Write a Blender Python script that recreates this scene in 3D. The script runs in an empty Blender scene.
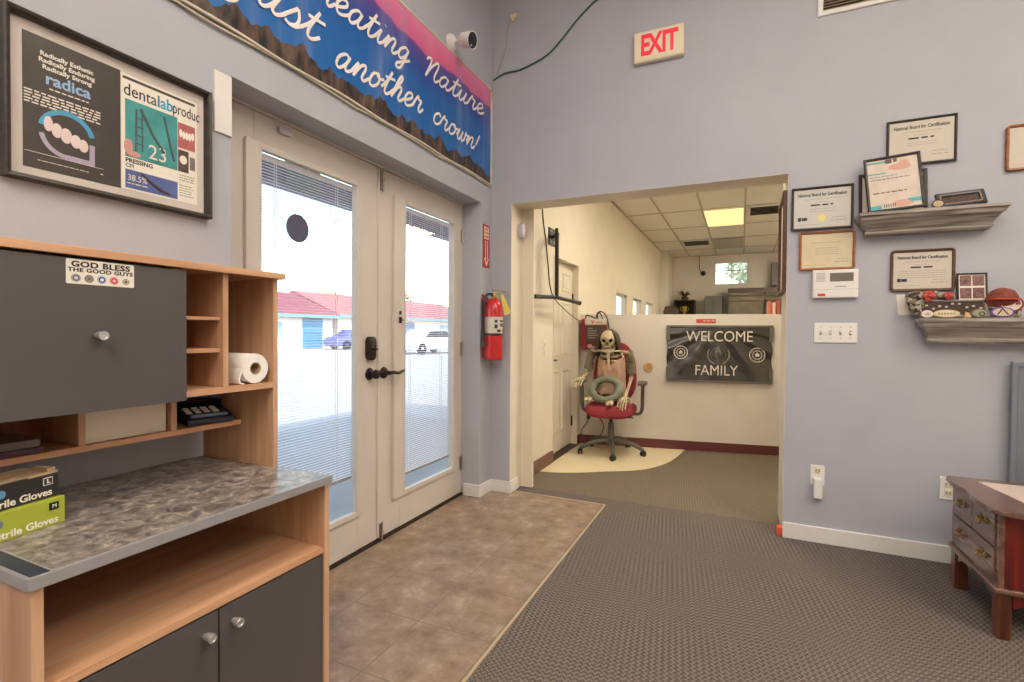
import bpy, bmesh, math, random
from mathutils import Vector, Matrix, noise as mnoise
random.seed(7)
sc = bpy.context.scene
COL = sc.collection
PI = math.pi
R = math.radians

# ------------------------------------------------------------------ helpers
def L(r, g, b):
    f = lambda c: (c/255/12.92) if c/255 <= .04045 else ((c/255+.055)/1.055)**2.4
    return (f(r), f(g), f(b), 1)

def newmat(name):
    m = bpy.data.materials.new(name); m.use_nodes = True
    nt = m.node_tree
    return m, nt, nt.nodes, nt.links, nt.nodes['Principled BSDF']

def mat(name, col, rough=.5, metal=0, var=0, vscale=20, bump=0, bscale=200, spec=.5, coat=0):
    m, nt, N, K, P = newmat(name)
    P.inputs['Base Color'].default_value = col
    P.inputs['Roughness'].default_value = rough
    P.inputs['Metallic'].default_value = metal
    P.inputs['Specular IOR Level'].default_value = spec
    P.inputs['Coat Weight'].default_value = coat
    if var or bump:
        tc = N.new('ShaderNodeTexCoord')
    if var:
        n = N.new('ShaderNodeTexNoise'); n.inputs['Scale'].default_value = vscale; n.inputs['Detail'].default_value = 5
        K.new(tc.outputs['Object'], n.inputs['Vector'])
        r = N.new('ShaderNodeValToRGB')
        r.color_ramp.elements[0].position = .3; r.color_ramp.elements[1].position = .7
        r.color_ramp.elements[0].color = tuple(c*(1-var) for c in col[:3])+(1,)
        r.color_ramp.elements[1].color = tuple(min(1, c*(1+var)) for c in col[:3])+(1,)
        K.new(n.outputs['Fac'], r.inputs['Fac']); K.new(r.outputs['Color'], P.inputs['Base Color'])
    if bump:
        n2 = N.new('ShaderNodeTexNoise'); n2.inputs['Scale'].default_value = bscale; n2.inputs['Detail'].default_value = 3
        K.new(tc.outputs['Object'], n2.inputs['Vector'])
        b = N.new('ShaderNodeBump'); b.inputs['Strength'].default_value = bump; b.inputs['Distance'].default_value = .002
        K.new(n2.outputs['Fac'], b.inputs['Height']); K.new(b.outputs['Normal'], P.inputs['Normal'])
    return m

def wood(name, c1, c2, grain='x', scale=9, rough=.42, coat=0):
    m, nt, N, K, P = newmat(name)
    tc = N.new('ShaderNodeTexCoord'); mp = N.new('ShaderNodeMapping')
    s = [scale*5]*3; s['xyz'.index(grain)] = scale*.35
    mp.inputs['Scale'].default_value = s
    n = N.new('ShaderNodeTexNoise'); n.inputs['Scale'].default_value = 1; n.inputs['Detail'].default_value = 6; n.inputs['Distortion'].default_value = .6
    r = N.new('ShaderNodeValToRGB')
    r.color_ramp.elements[0].position = .32; r.color_ramp.elements[0].color = c2
    r.color_ramp.elements[1].position = .66; r.color_ramp.elements[1].color = c1
    K.new(tc.outputs['Object'], mp.inputs['Vector']); K.new(mp.outputs['Vector'], n.inputs['Vector'])
    K.new(n.outputs['Fac'], r.inputs['Fac']); K.new(r.outputs['Color'], P.inputs['Base Color'])
    P.inputs['Roughness'].default_value = rough; P.inputs['Coat Weight'].default_value = coat
    b = N.new('ShaderNodeBump'); b.inputs['Strength'].default_value = .08; b.inputs['Distance'].default_value = .002
    K.new(n.outputs['Fac'], b.inputs['Height']); K.new(b.outputs['Normal'], P.inputs['Normal'])
    return m

def emit(name, col, strength):
    m, nt, N, K, P = newmat(name)
    P.inputs['Base Color'].default_value = col
    P.inputs['Emission Color'].default_value = col
    P.inputs['Emission Strength'].default_value = strength
    return m

def glassmat(name, tint=(1, 1, 1, 1), gloss=1.0):
    m = bpy.data.materials.new(name); m.use_nodes = True
    nt = m.node_tree; N = nt.nodes; K = nt.links; N.clear()
    o = N.new('ShaderNodeOutputMaterial'); mx = N.new('ShaderNodeMixShader')
    t = N.new('ShaderNodeBsdfTransparent'); t.inputs['Color'].default_value = tint
    g = N.new('ShaderNodeBsdfGlossy'); g.inputs['Roughness'].default_value = .03
    lw = N.new('ShaderNodeLayerWeight')
    pw = N.new('ShaderNodeMath'); pw.operation = 'POWER'; pw.inputs[1].default_value = 5
    K.new(lw.outputs['Facing'], pw.inputs[0])
    mu = N.new('ShaderNodeMath'); mu.operation = 'MULTIPLY_ADD'; mu.inputs[1].default_value = .9*gloss; mu.inputs[2].default_value = .04*gloss
    K.new(pw.outputs[0], mu.inputs[0])
    K.new(mu.outputs[0], mx.inputs[0]); K.new(t.outputs[0], mx.inputs[1]); K.new(g.outputs[0], mx.inputs[2]); K.new(mx.outputs[0], o.inputs[0])
    return m

def B(): return bmesh.new()

def box(bm, x0, x1, y0, y1, z0, z1, bev=0):
    x0, x1 = min(x0, x1), max(x0, x1); y0, y1 = min(y0, y1), max(y0, y1); z0, z1 = min(z0, z1), max(z0, z1)
    v = [bm.verts.new(p) for p in ((x0,y0,z0),(x1,y0,z0),(x1,y1,z0),(x0,y1,z0),(x0,y0,z1),(x1,y0,z1),(x1,y1,z1),(x0,y1,z1))]
    fs = [bm.faces.new([v[i] for i in q]) for q in ((0,3,2,1),(4,5,6,7),(0,1,5,4),(1,2,6,5),(2,3,7,6),(3,0,4,7))]
    if bev:
        es = list({e for f in fs for e in f.edges})
        bmesh.ops.bevel(bm, geom=es, offset=bev, segments=2, profile=.5, affect='EDGES')
    return bm

def catmull(pts, k=6, closed=False):
    P = [Vector(p) for p in pts]; n = len(P); out = []
    if n < 3: return P
    rng = n if closed else n-1
    for i in range(rng):
        if closed: a, b, c, d = P[(i-1) % n], P[i], P[(i+1) % n], P[(i+2) % n]
        else: a, b, c, d = P[max(i-1, 0)], P[i], P[i+1], P[min(i+2, n-1)]
        for j in range(k):
            t = j/k
            out.append(.5*((2*b)+(c-a)*t+(2*a-5*b+4*c-d)*t*t+(3*b-a-3*c+d)*t**3))
    if not closed: out.append(P[-1])
    return out

def tube(bm, pts, r, n=8, closed=False, cap=True, flat=None):
    P = [Vector(p) for p in pts]; m = len(P)
    rr = r if isinstance(r, (list, tuple)) else [r]*m
    if len(rr) != m:
        rr = [rr[min(int(i*(len(rr)-1)/(m-1)), len(rr)-2)]*(1-((i*(len(rr)-1)/(m-1))-min(int(i*(len(rr)-1)/(m-1)), len(rr)-2))) +
              rr[min(int(i*(len(rr)-1)/(m-1)), len(rr)-2)+1]*((i*(len(rr)-1)/(m-1))-min(int(i*(len(rr)-1)/(m-1)), len(rr)-2)) for i in range(m)]
    rings = []; up = None
    for i in range(m):
        if closed: t = P[(i+1) % m]-P[i-1]
        else: t = P[min(i+1, m-1)]-P[max(i-1, 0)]
        t = t.normalized() if t.length > 1e-9 else Vector((0, 0, 1))
        if up is None:
            up = Vector((0, 0, 1)) if abs(t.z) < .9 else Vector((1, 0, 0))
        s = t.cross(up)
        if s.length < 1e-6: s = t.orthogonal()
        s.normalize(); up = s.cross(t).normalized()
        ring = []
        for k in range(n):
            a = 2*PI*k/n
            o = s*math.cos(a)*rr[i]+up*math.sin(a)*rr[i]
            ring.append(bm.verts.new(P[i]+o))
        rings.append(ring)
    for i in range(m if closed else m-1):
        A, C = rings[i], rings[(i+1) % m]
        for k in range(n):
            bm.faces.new((A[k], A[(k+1) % n], C[(k+1) % n], C[k]))
    if cap and not closed:
        bm.faces.new(rings[0][::-1]); bm.faces.new(rings[-1])
    return bm

def lathe(bm, prof, n=24, M=None):
    """prof: list of (radius, height) along z, transformed by M"""
    M = M or Matrix()
    rings = []
    for r, z in prof:
        if r < 1e-6: rings.append([bm.verts.new(M @ Vector((0, 0, z)))])
        else: rings.append([bm.verts.new(M @ Vector((r*math.cos(2*PI*k/n), r*math.sin(2*PI*k/n), z))) for k in range(n)])
    for A, C in zip(rings[:-1], rings[1:]):
        for k in range(n):
            if len(A) == 1 and len(C) == 1: continue
            if len(A) == 1: bm.faces.new((A[0], C[(k+1) % n], C[k]))
            elif len(C) == 1: bm.faces.new((A[k], A[(k+1) % n], C[0]))
            else: bm.faces.new((A[k], A[(k+1) % n], C[(k+1) % n], C[k]))
    for rg, rev in ((rings[0], True), (rings[-1], False)):
        if len(rg) > 2: bm.faces.new(rg[::-1] if rev else rg)
    return bm

def prism(bm, poly, a0, a1, plane='xz', bev=0):
    """polygon in a plane ('xz','yz','xy'), extruded over a0..a1 on the third axis"""
    def P(p, a):
        if plane == 'xz': return (p[0], a, p[1])
        if plane == 'yz': return (a, p[0], p[1])
        return (p[0], p[1], a)
    A = [bm.verts.new(P(p, a0)) for p in poly]; C = [bm.verts.new(P(p, a1)) for p in poly]
    n = len(poly); fs = [bm.faces.new(A), bm.faces.new(C[::-1])]
    for i in range(n): fs.append(bm.faces.new((A[i], C[i], C[(i+1) % n], A[(i+1) % n])))
    if bev:
        es = list({e for f in fs for e in f.edges})
        bmesh.ops.bevel(bm, geom=es, offset=bev, segments=2, profile=.5, affect='EDGES')
    return bm

def ball(bm, c, r, u=16, v=10, M=None):
    if not isinstance(r, (list, tuple)): r = (r, r, r)
    T = Matrix.Translation(c) @ (M or Matrix()) @ Matrix.Diagonal((r[0], r[1], r[2], 1))
    bmesh.ops.create_uvsphere(bm, u_segments=u, v_segments=v, radius=1, matrix=T)
    return bm

def disc(bm, x, z, r, y0, y1, n=28, rz=None):
    rz = rz or r
    return prism(bm, [(x+r*math.cos(2*PI*k/n), z+rz*math.sin(2*PI*k/n)) for k in range(n)], y0, y1)

def annulus(bm, x, z, r0, r1, y0, y1, a0=0, a1=2*PI, n=36):
    full = abs(a1-a0-2*PI) < 1e-6
    m = n if full else n+1
    rows = []
    for k in range(m):
        a = a0+(a1-a0)*k/n
        c, s = math.cos(a), math.sin(a)
        rows.append([bm.verts.new(p) for p in ((x+r0*c, y0, z+r0*s), (x+r1*c, y0, z+r1*s), (x+r1*c, y1, z+r1*s), (x+r0*c, y1, z+r0*s))])
    for k in range(m if full else m-1):
        A, C = rows[k], rows[(k+1) % m]
        for i in range(4): bm.faces.new((A[i], A[(i+1) % 4], C[(i+1) % 4], C[i]))
    if not full:
        bm.faces.new(rows[0]); bm.faces.new(rows[-1][::-1])
    return bm

def rrect(w, h, r, n=5):
    if r <= 1e-5: return [(w/2, -h/2), (w/2, h/2), (-w/2, h/2), (-w/2, -h/2)]
    out = []
    for cx, cz, a in ((w/2-r, -h/2+r, -PI/2), (w/2-r, h/2-r, 0), (-w/2+r, h/2-r, PI/2), (-w/2+r, -h/2+r, PI)):
        for k in range(n+1):
            t = a+PI/2*k/n
            out.append((cx+r*math.cos(t), cz+r*math.sin(t)))
    return out

def ring(bm, w, h, prof, r=0, cx=0, cz=0):
    """picture frame moulding: prof = [(inset, depth towards -y)]"""
    loops = []
    for ins, d in prof:
        rr = max(r-ins, 1e-3) if r else 0
        loops.append([bm.verts.new((cx+p[0], -d, cz+p[1])) for p in rrect(w-2*ins, h-2*ins, rr)])
    m = len(loops)
    for i in range(m):
        A, C = loops[i], loops[(i+1) % m]; n = len(A)
        for k in range(n): bm.faces.new((A[k], A[(k+1) % n], C[(k+1) % n], C[k]))
    return bm

def top_of(o):
    while o.parent: o = o.parent
    return o

def obj(name, bm, m, parent=None, smooth=False, world=False, label=None, xf=None):
    bmesh.ops.recalc_face_normals(bm, faces=bm.faces[:])
    me = bpy.data.meshes.new(name)
    if xf is not None: bmesh.ops.transform(bm, matrix=xf, verts=bm.verts[:])
    if world and parent is not None:
        bmesh.ops.translate(bm, vec=-top_of(parent).location, verts=bm.verts[:])
    bm.to_mesh(me); bm.free()
    for mm in (m if isinstance(m, (list, tuple)) else [m]): me.materials.append(mm)
    if smooth:
        for p in me.polygons: p.use_smooth = True
        if smooth != 2:
            me.set_sharp_from_angle(angle=R(38))
    o = bpy.data.objects.new(name, me); COL.objects.link(o)
    if parent is not None: o.parent = parent
    if label: o['label'] = label
    return o

def origin_to(o, loc):
    """move the origin of a top-level mesh to a world point"""
    o.data.transform(Matrix.Translation(-Vector(loc))); o.location = loc
    return o

def thing(name, label, cat, loc=(0, 0, 0), rz=0, group=None, rx=0, ry=0):
    o = bpy.data.objects.new(name, None); COL.objects.link(o)
    o.empty_display_size = .05
    o.location = loc; o.rotation_euler = (rx, ry, rz)
    return tag(o, label, cat, group)

def tag(o, label, cat, group=None, kind=None):
    o['label'] = label; o['category'] = cat
    if group: o['group'] = group
    if kind: o['kind'] = kind
    return o

def struct(name, bm, m, parent=None, smooth=False):
    o = obj(name, bm, m, parent, smooth)
    o['kind'] = 'structure'
    return o

LEFT, BACK = R(90), 0.0
def on_left(name, label, cat, y, z, group=None): return thing(name, label, cat, (0, y, z), LEFT, group)
def on_back(name, label, cat, x, z, group=None): return thing(name, label, cat, (x, 0, z), BACK, group)
HA = math.atan(.173)
def hwy(x): return 1.80+.173*(x-.125)
def on_half(name, label, cat, x, z, group=None): return thing(name, label, cat, (x, hwy(x), z), HA, group)

def text(name, s, size, m, parent, x=0, z=0, d=0, align='CENTER', bold=0, shear=0, sx=1, ext=.0004, label=None, rot=0, spacing=1):
    cu = bpy.data.curves.new(name, 'FONT')
    if 'M' in s: bold = 0
    cu.body = s; cu.size = 1; cu.align_x = align; cu.align_y = 'CENTER'
    cu.extrude = ext/size; cu.offset = bold/size; cu.shear = shear; cu.space_character = spacing
    cu.resolution_u = 3
    t = bpy.data.objects.new(name, cu); COL.objects.link(t)
    dg = bpy.context.evaluated_depsgraph_get()
    me = bpy.data.meshes.new_from_object(t.evaluated_get(dg))
    bpy.data.objects.remove(t); bpy.data.curves.remove(cu)
    me.transform(Matrix.Translation((x, -d, z)) @ Matrix.Rotation(rot, 4, 'Y') @ Matrix.Rotation(PI/2, 4, 'X') @ Matrix.Diagonal((sx*size, size, size, 1)))
    me.materials.clear(); me.materials.append(m); me.name = name
    o = bpy.data.objects.new(name, me); COL.objects.link(o); o.parent = parent
    if label: o['label'] = label
    return o

def lines(bm, specs, d, t=.0004):
    for x0, x1, z, h in specs: box(bm, x0, x1, -d-t, -d, z-h/2, z+h/2)
    return bm

def scribble(x0, x1, z, h, rnd, word=.02):
    out = []; x = x0
    while x < x1-.004:
        w = min(rnd.uniform(.5, 1.3)*word, x1-x); out.append((x, x+w, z, h)); x += w+word*.28
    return out

# ------------------------------------------------------------------ materials
def paint(name, c, var=.035, bump=.25):
    return mat(name, c, rough=.62, var=var, vscale=3.5, bump=bump, bscale=220, spec=.35)
M = {}
M['grey_wall'] = paint('grey wall paint', L(176, 178, 189))
M['cream_wall'] = paint('cream wall paint', L(226, 217, 200))
M['pale_wall'] = paint('pale wall paint', L(226, 220, 212))
M['white_trim'] = mat('white trim paint', L(224, 222, 220), .4, var=.02)
M['door_paint'] = mat('door paint', L(204, 197, 190), .38, var=.03, vscale=6)
M['panel_door'] = mat('panel door paint', L(224, 216, 200), .4)
M['ceiling'] = mat('ceiling paint', L(238, 234, 228), .8, bump=.2, bscale=300)
M['tile_ceiling'] = mat('ceiling tile', L(232, 227, 216), .85, var=.04, vscale=60, bump=.4, bscale=400)
M['tbar'] = mat('ceiling grid', L(190, 180, 164), .6)
M['brown_base'] = mat('brown vinyl skirting', L(112, 70, 58), .4, var=.06)
M['red_base'] = mat('maroon vinyl skirting', L(104, 52, 54), .38, var=.06)
M['white'] = mat('white plastic', L(228, 226, 224), .35)
M['cream_plastic'] = mat('cream plastic', L(222, 210, 184), .4)
M['black'] = mat('black plastic', L(28, 28, 30), .35)
M['black_matte'] = mat('black matte', L(30, 29, 28), .7)
M['dark_metal'] = mat('dark metal', L(48, 44, 42), .35, metal=.6)
M['bronze'] = mat('oil rubbed bronze', L(58, 50, 48), .32, metal=.7)
M['steel'] = mat('brushed steel', L(176, 172, 166), .3, metal=.9)
M['knob'] = mat('satin nickel', L(214, 214, 216), .25, metal=.75)
M['brass'] = mat('brass', L(150, 122, 66), .28, metal=.9)
M['alu'] = mat('aluminium edging', L(168, 168, 172), .32, metal=.35, var=.03)
M['red'] = mat('red enamel', L(196, 26, 34), .25, coat=.4)
M['red_dark'] = mat('dark red plastic', L(140, 30, 36), .4)
M['red_ink'] = mat('red ink', L(204, 44, 40), .5)
M['exit_red'] = emit('exit letters', L(214, 36, 58), .35)
M['paper'] = mat('white paper', L(232, 228, 218), .7, var=.015)
M['cream_paper'] = mat('cream paper', L(206, 199, 186), .7, var=.02)
M['cert_paper'] = mat('pale certificate paper', L(204, 201, 197), .7, var=.02)
M['parchment'] = mat('parchment paper', L(214, 201, 170), .7, var=.03)
M['ink'] = mat('black ink', L(34, 32, 32), .6)
M['ink_grey'] = mat('grey ink', L(142, 134, 124), .6)
M['black_wood'] = wood('black frame wood', L(58, 50, 44), L(36, 30, 27), 'x', 8)
M['brown_wood'] = wood('brown frame wood', L(110, 72, 52), L(74, 46, 34), 'x', 8)
M['orange_wood'] = wood('orange frame wood', L(172, 110, 66), L(132, 78, 46), 'x', 8)
M['maple_v'] = wood('maple laminate upright', L(208, 170, 138), L(186, 142, 110), 'z', 7)
M['maple_h'] = wood('maple laminate lengthwise', L(210, 166, 132), L(188, 140, 106), 'y', 7)
M['shaded_maple'] = wood('backing board tinted with reddish shade', L(168, 96, 70), L(132, 66, 46), 'z', 7)  # redder, darker colour paints in the shade inside the open bays
M['charcoal'] = mat('charcoal laminate', L(84, 80, 80), .36, var=.04, vscale=4)
M['cherry'] = wood('red cherry wood', L(124, 36, 26), L(74, 20, 16), 'z', 7, .25, .3)
M['walnut'] = wood('glossy brown wood', L(126, 94, 80), L(92, 62, 52), 'y', 7, .25, .4)
M['legwood'] = wood('reddish leg wood', L(122, 66, 44), L(74, 36, 26), 'z', 7, .28, .3)
M['shelf_wood'] = wood('weathered grey wood', L(186, 178, 171), L(108, 99, 94), 'x', 11, .7)
M['glass'] = glassmat('window glass', gloss=.6)
M['pic_glass'] = glassmat('picture glass', gloss=.22)
def blindmat():
    m, nt, N, K, P = newmat('white blind slats')
    P.inputs['Base Color'].default_value = L(236, 236, 242); P.inputs['Roughness'].default_value = .5
    tr = N.new('ShaderNodeBsdfTranslucent'); tr.inputs['Color'].default_value = L(226, 230, 240)
    mx = N.new('ShaderNodeMixShader'); mx.inputs[0].default_value = .08
    o = N['Material Output']; K.new(P.outputs[0], mx.inputs[1]); K.new(tr.outputs[0], mx.inputs[2]); K.new(mx.outputs[0], o.inputs[0])
    return m
M['blind'] = blindmat()
M['seat_red'] = mat('red chair fabric', L(150, 50, 60), .85, var=.12, vscale=160, bump=.4, bscale=500)
M['chair_grey'] = mat('grey chair plastic', L(96, 90, 84), .45)
M['bone'] = mat('aged bone', L(196, 181, 150), .6, var=.30, vscale=30, bump=.4, bscale=80)
M['socket'] = mat('dark hollow', L(38, 28, 22), .9)
M['hair'] = mat('dark brown hair', L(74, 58, 44), .7, var=.35, vscale=70, bump=.8, bscale=120)
M['rag'] = mat('stained pale cloth', L(186, 154, 134), .9, var=.25, vscale=14, bump=.6, bscale=60)
M['sleeve'] = mat('grey olive rag', L(126, 118, 98), .9, var=.3, vscale=20, bump=.5, bscale=50)
M['ring_grey'] = mat('mottled grey green rubber', L(122, 128, 112), .6, var=.3, vscale=22, bump=.5, bscale=60)
M['navy'] = mat('dark navy plastic', L(44, 50, 68), .38)
M['tissue'] = mat('paper towel', L(240, 238, 236), .85, bump=.4, bscale=90)
M['card'] = mat('cardboard core', L(190, 168, 136), .8)
M['green_box'] = mat('lime green card', L(166, 178, 60), .45, var=.04)
M['black_box'] = mat('black printed card', L(44, 42, 42), .4)
M['kraft'] = mat('tan printed card', L(176, 154, 124), .6, var=.1, vscale=30)
M['blue_label'] = mat('blue label', L(96, 150, 196), .4)
M['grey_label'] = mat('slate label', L(104, 120, 150), .4)
M['yellow_tag'] = mat('yellow tag', L(222, 200, 92), .6)
M['cable_green'] = mat('dark green cable', L(44, 92, 76), .5)
M['cable_black'] = mat('black cable', L(34, 31, 30), .5)
M['lavender'] = mat('lavender grey plastic', L(188, 178, 192), .4)
M['tape_grey'] = mat('grey tape', L(112, 106, 104), .4)
M['magenta'] = mat('magenta cloth', L(214, 92, 150), .6)
M['wood_disc'] = mat('tan wood disc', L(206, 176, 124), .5, var=.1, vscale=40)
M['grey_panel'] = mat('blue grey panel', L(116, 124, 136), .5, var=.03)
M['gold'] = mat('gold', L(206, 176, 80), .3, metal=.7)
M['leaf'] = mat('dark leaves', L(70, 74, 44), .6, var=.2)
M['slate_metal'] = mat('slate grey metal', L(104, 106, 104), .45, var=.04)
M['mirror'] = mat('smoky glass', L(120, 112, 98), .18, metal=.5, var=.25, vscale=5)
M['orange'] = mat('orange red card', L(222, 92, 62), .5)

def tile_floor():
    m, nt, N, K, P = newmat('slate look floor tile')
    tc = N.new('ShaderNodeTexCoord')
    mp = N.new('ShaderNodeMapping'); mp.inputs['Location'].default_value = (-.17, 1.585, 0)
    K.new(tc.outputs['Object'], mp.inputs['Vector'])
    br = N.new('ShaderNodeTexBrick'); br.offset = 0; br.squash = 1
    for k, v in (('Scale', 1), ('Mortar Size', .0028), ('Mortar Smooth', .3), ('Brick Width', .325), ('Row Height', .325), ('Bias', 0)): br.inputs[k].default_value = v
    br.inputs['Color1'].default_value = (.45, .45, .45, 1); br.inputs['Color2'].default_value = (.55, .55, .55, 1); br.inputs['Mortar'].default_value = (.5, .5, .5, 1)
    K.new(mp.outputs[0], br.inputs['Vector'])
    n1 = N.new('ShaderNodeTexNoise'); n1.inputs['Scale'].default_value = 7.5; n1.inputs['Detail'].default_value = 12; n1.inputs['Roughness'].default_value = .70
    K.new(tc.outputs['Object'], n1.inputs['Vector'])
    n2 = N.new('ShaderNodeTexNoise'); n2.inputs['Scale'].default_value = 2.6; n2.inputs['Detail'].default_value = 4
    K.new(tc.outputs['Object'], n2.inputs['Vector'])
    r = N.new('ShaderNodeValToRGB'); cr = r.color_ramp
    cr.elements[0].position = .32; cr.elements[0].color = L(96, 76, 64)
    cr.elements[1].position = .7; cr.elements[1].color = L(196, 176, 156)
    e = cr.elements.new(.44); e.color = L(132, 110, 92)
    e = cr.elements.new(.56); e.color = L(152, 132, 116)
    K.new(n1.outputs['Fac'], r.inputs['Fac'])
    r2 = N.new('ShaderNodeValToRGB'); r2.color_ramp.elements[0].color = L(146, 118, 90); r2.color_ramp.elements[1].color = L(150, 138, 130)
    r2.color_ramp.elements[0].position = .4; r2.color_ramp.elements[1].position = .6
    K.new(n2.outputs['Fac'], r2.inputs['Fac'])
    mx = N.new('ShaderNodeMix'); mx.data_type = 'RGBA'; mx.inputs['Factor'].default_value = .22
    K.new(r.outputs['Color'], mx.inputs['A']); K.new(r2.outputs['Color'], mx.inputs['B'])
    mg = N.new('ShaderNodeMix'); mg.data_type = 'RGBA'
    K.new(br.outputs['Fac'], mg.inputs['Factor']); K.new(mx.outputs['Result'], mg.inputs['A']); mg.inputs['B'].default_value = L(118, 102, 90)
    K.new(mg.outputs['Result'], P.inputs['Base Color'])
    P.inputs['Roughness'].default_value = .42
    b = N.new('ShaderNodeBump'); b.inputs['Strength'].default_value = .35; b.inputs['Distance'].default_value = .003
    mm = N.new('ShaderNodeMath'); mm.operation = 'SUBTRACT'
    K.new(n1.outputs['Fac'], mm.inputs[0]); K.new(br.outputs['Fac'], mm.inputs[1]); K.new(mm.outputs[0], b.inputs['Height']); K.new(b.outputs['Normal'], P.inputs['Normal'])
    return m
M['tile'] = tile_floor()

def carpet(name, c1, c2, weave=34):
    m, nt, N, K, P = newmat(name)
    tc = N.new('ShaderNodeTexCoord')
    mp = N.new('ShaderNodeMapping'); mp.inputs['Rotation'].default_value = (0, 0, R(38))
    K.new(tc.outputs['Object'], mp.inputs['Vector'])
    ws = []
    for d in ('X', 'Y'):
        w = N.new('ShaderNodeTexWave'); w.bands_direction = d; w.inputs['Scale'].default_value = weave*.32; w.inputs['Distortion'].default_value = 1.2; w.inputs['Detail'].default_value = 1; w.inputs['Detail Scale'].default_value = 3
        K.new(mp.outputs[0], w.inputs['Vector']); ws.append(w)
    ch = N.new('ShaderNodeTexChecker'); ch.inputs['Scale'].default_value = weave
    K.new(mp.outputs[0], ch.inputs['Vector'])
    mixw = N.new('ShaderNodeMix'); mixw.data_type = 'FLOAT'
    K.new(ch.outputs['Fac'], mixw.inputs['Factor']); K.new(ws[0].outputs['Fac'], mixw.inputs['A']); K.new(ws[1].outputs['Fac'], mixw.inputs['B'])
    n = N.new('ShaderNodeTexNoise'); n.inputs['Scale'].default_value = 260; n.inputs['Detail'].default_value = 3
    K.new(tc.outputs['Object'], n.inputs['Vector'])
    a = N.new('ShaderNodeMix'); a.data_type = 'FLOAT'; a.inputs['Factor'].default_value = .5
    K.new(mixw.outputs['Result'], a.inputs['A']); K.new(n.outputs['Fac'], a.inputs['B'])
    r = N.new('ShaderNodeValToRGB'); r.color_ramp.elements[0].position = .25; r.color_ramp.elements[1].position = .75
    r.color_ramp.elements[0].color = c1; r.color_ramp.elements[1].color = c2
    K.new(a.outputs['Result'], r.inputs['Fac']); K.new(r.outputs['Color'], P.inputs['Base Color'])
    P.inputs['Roughness'].default_value = .95; P.inputs['Specular IOR Level'].default_value = .1
    b = N.new('ShaderNodeBump'); b.inputs['Strength'].default_value = .8; b.inputs['Distance'].default_value = .004
    K.new(a.outputs['Result'], b.inputs['Height']); K.new(b.outputs['Normal'], P.inputs['Normal'])
    return m
M['carpet'] = carpet('grey woven carpet', L(84, 77, 74), L(128, 119, 114), 62)
M['olive_carpet'] = carpet('olive carpet', L(94, 87, 75), L(138, 128, 112), 80)
M['vinyl'] = mat('cream vinyl sheet', L(222, 208, 174), .5, var=.08, vscale=60)

def laminate():
    m, nt, N, K, P = newmat('mottled stone laminate')
    tc = N.new('ShaderNodeTexCoord')
    n = N.new('ShaderNodeTexNoise'); n.inputs['Scale'].default_value = 30; n.inputs['Detail'].default_value = 10; n.inputs['Distortion'].default_value = .7; n.inputs['Roughness'].default_value = .68
    K.new(tc.outputs['Object'], n.inputs['Vector'])
    r = N.new('ShaderNodeValToRGB'); cr = r.color_ramp
    cr.elements[0].position = .36; cr.elements[0].color = L(78, 72, 72)
    cr.elements[1].position = .66; cr.elements[1].color = L(192, 182, 170)
    e = cr.elements.new(.46); e.color = L(122, 115, 112); e = cr.elements.new(.56); e.color = L(150, 143, 138)
    K.new(n.outputs['Fac'], r.inputs['Fac']); K.new(r.outputs['Color'], P.inputs['Base Color'])
    P.inputs['Roughness'].default_value = .3
    return m
M['laminate'] = laminate()

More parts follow.
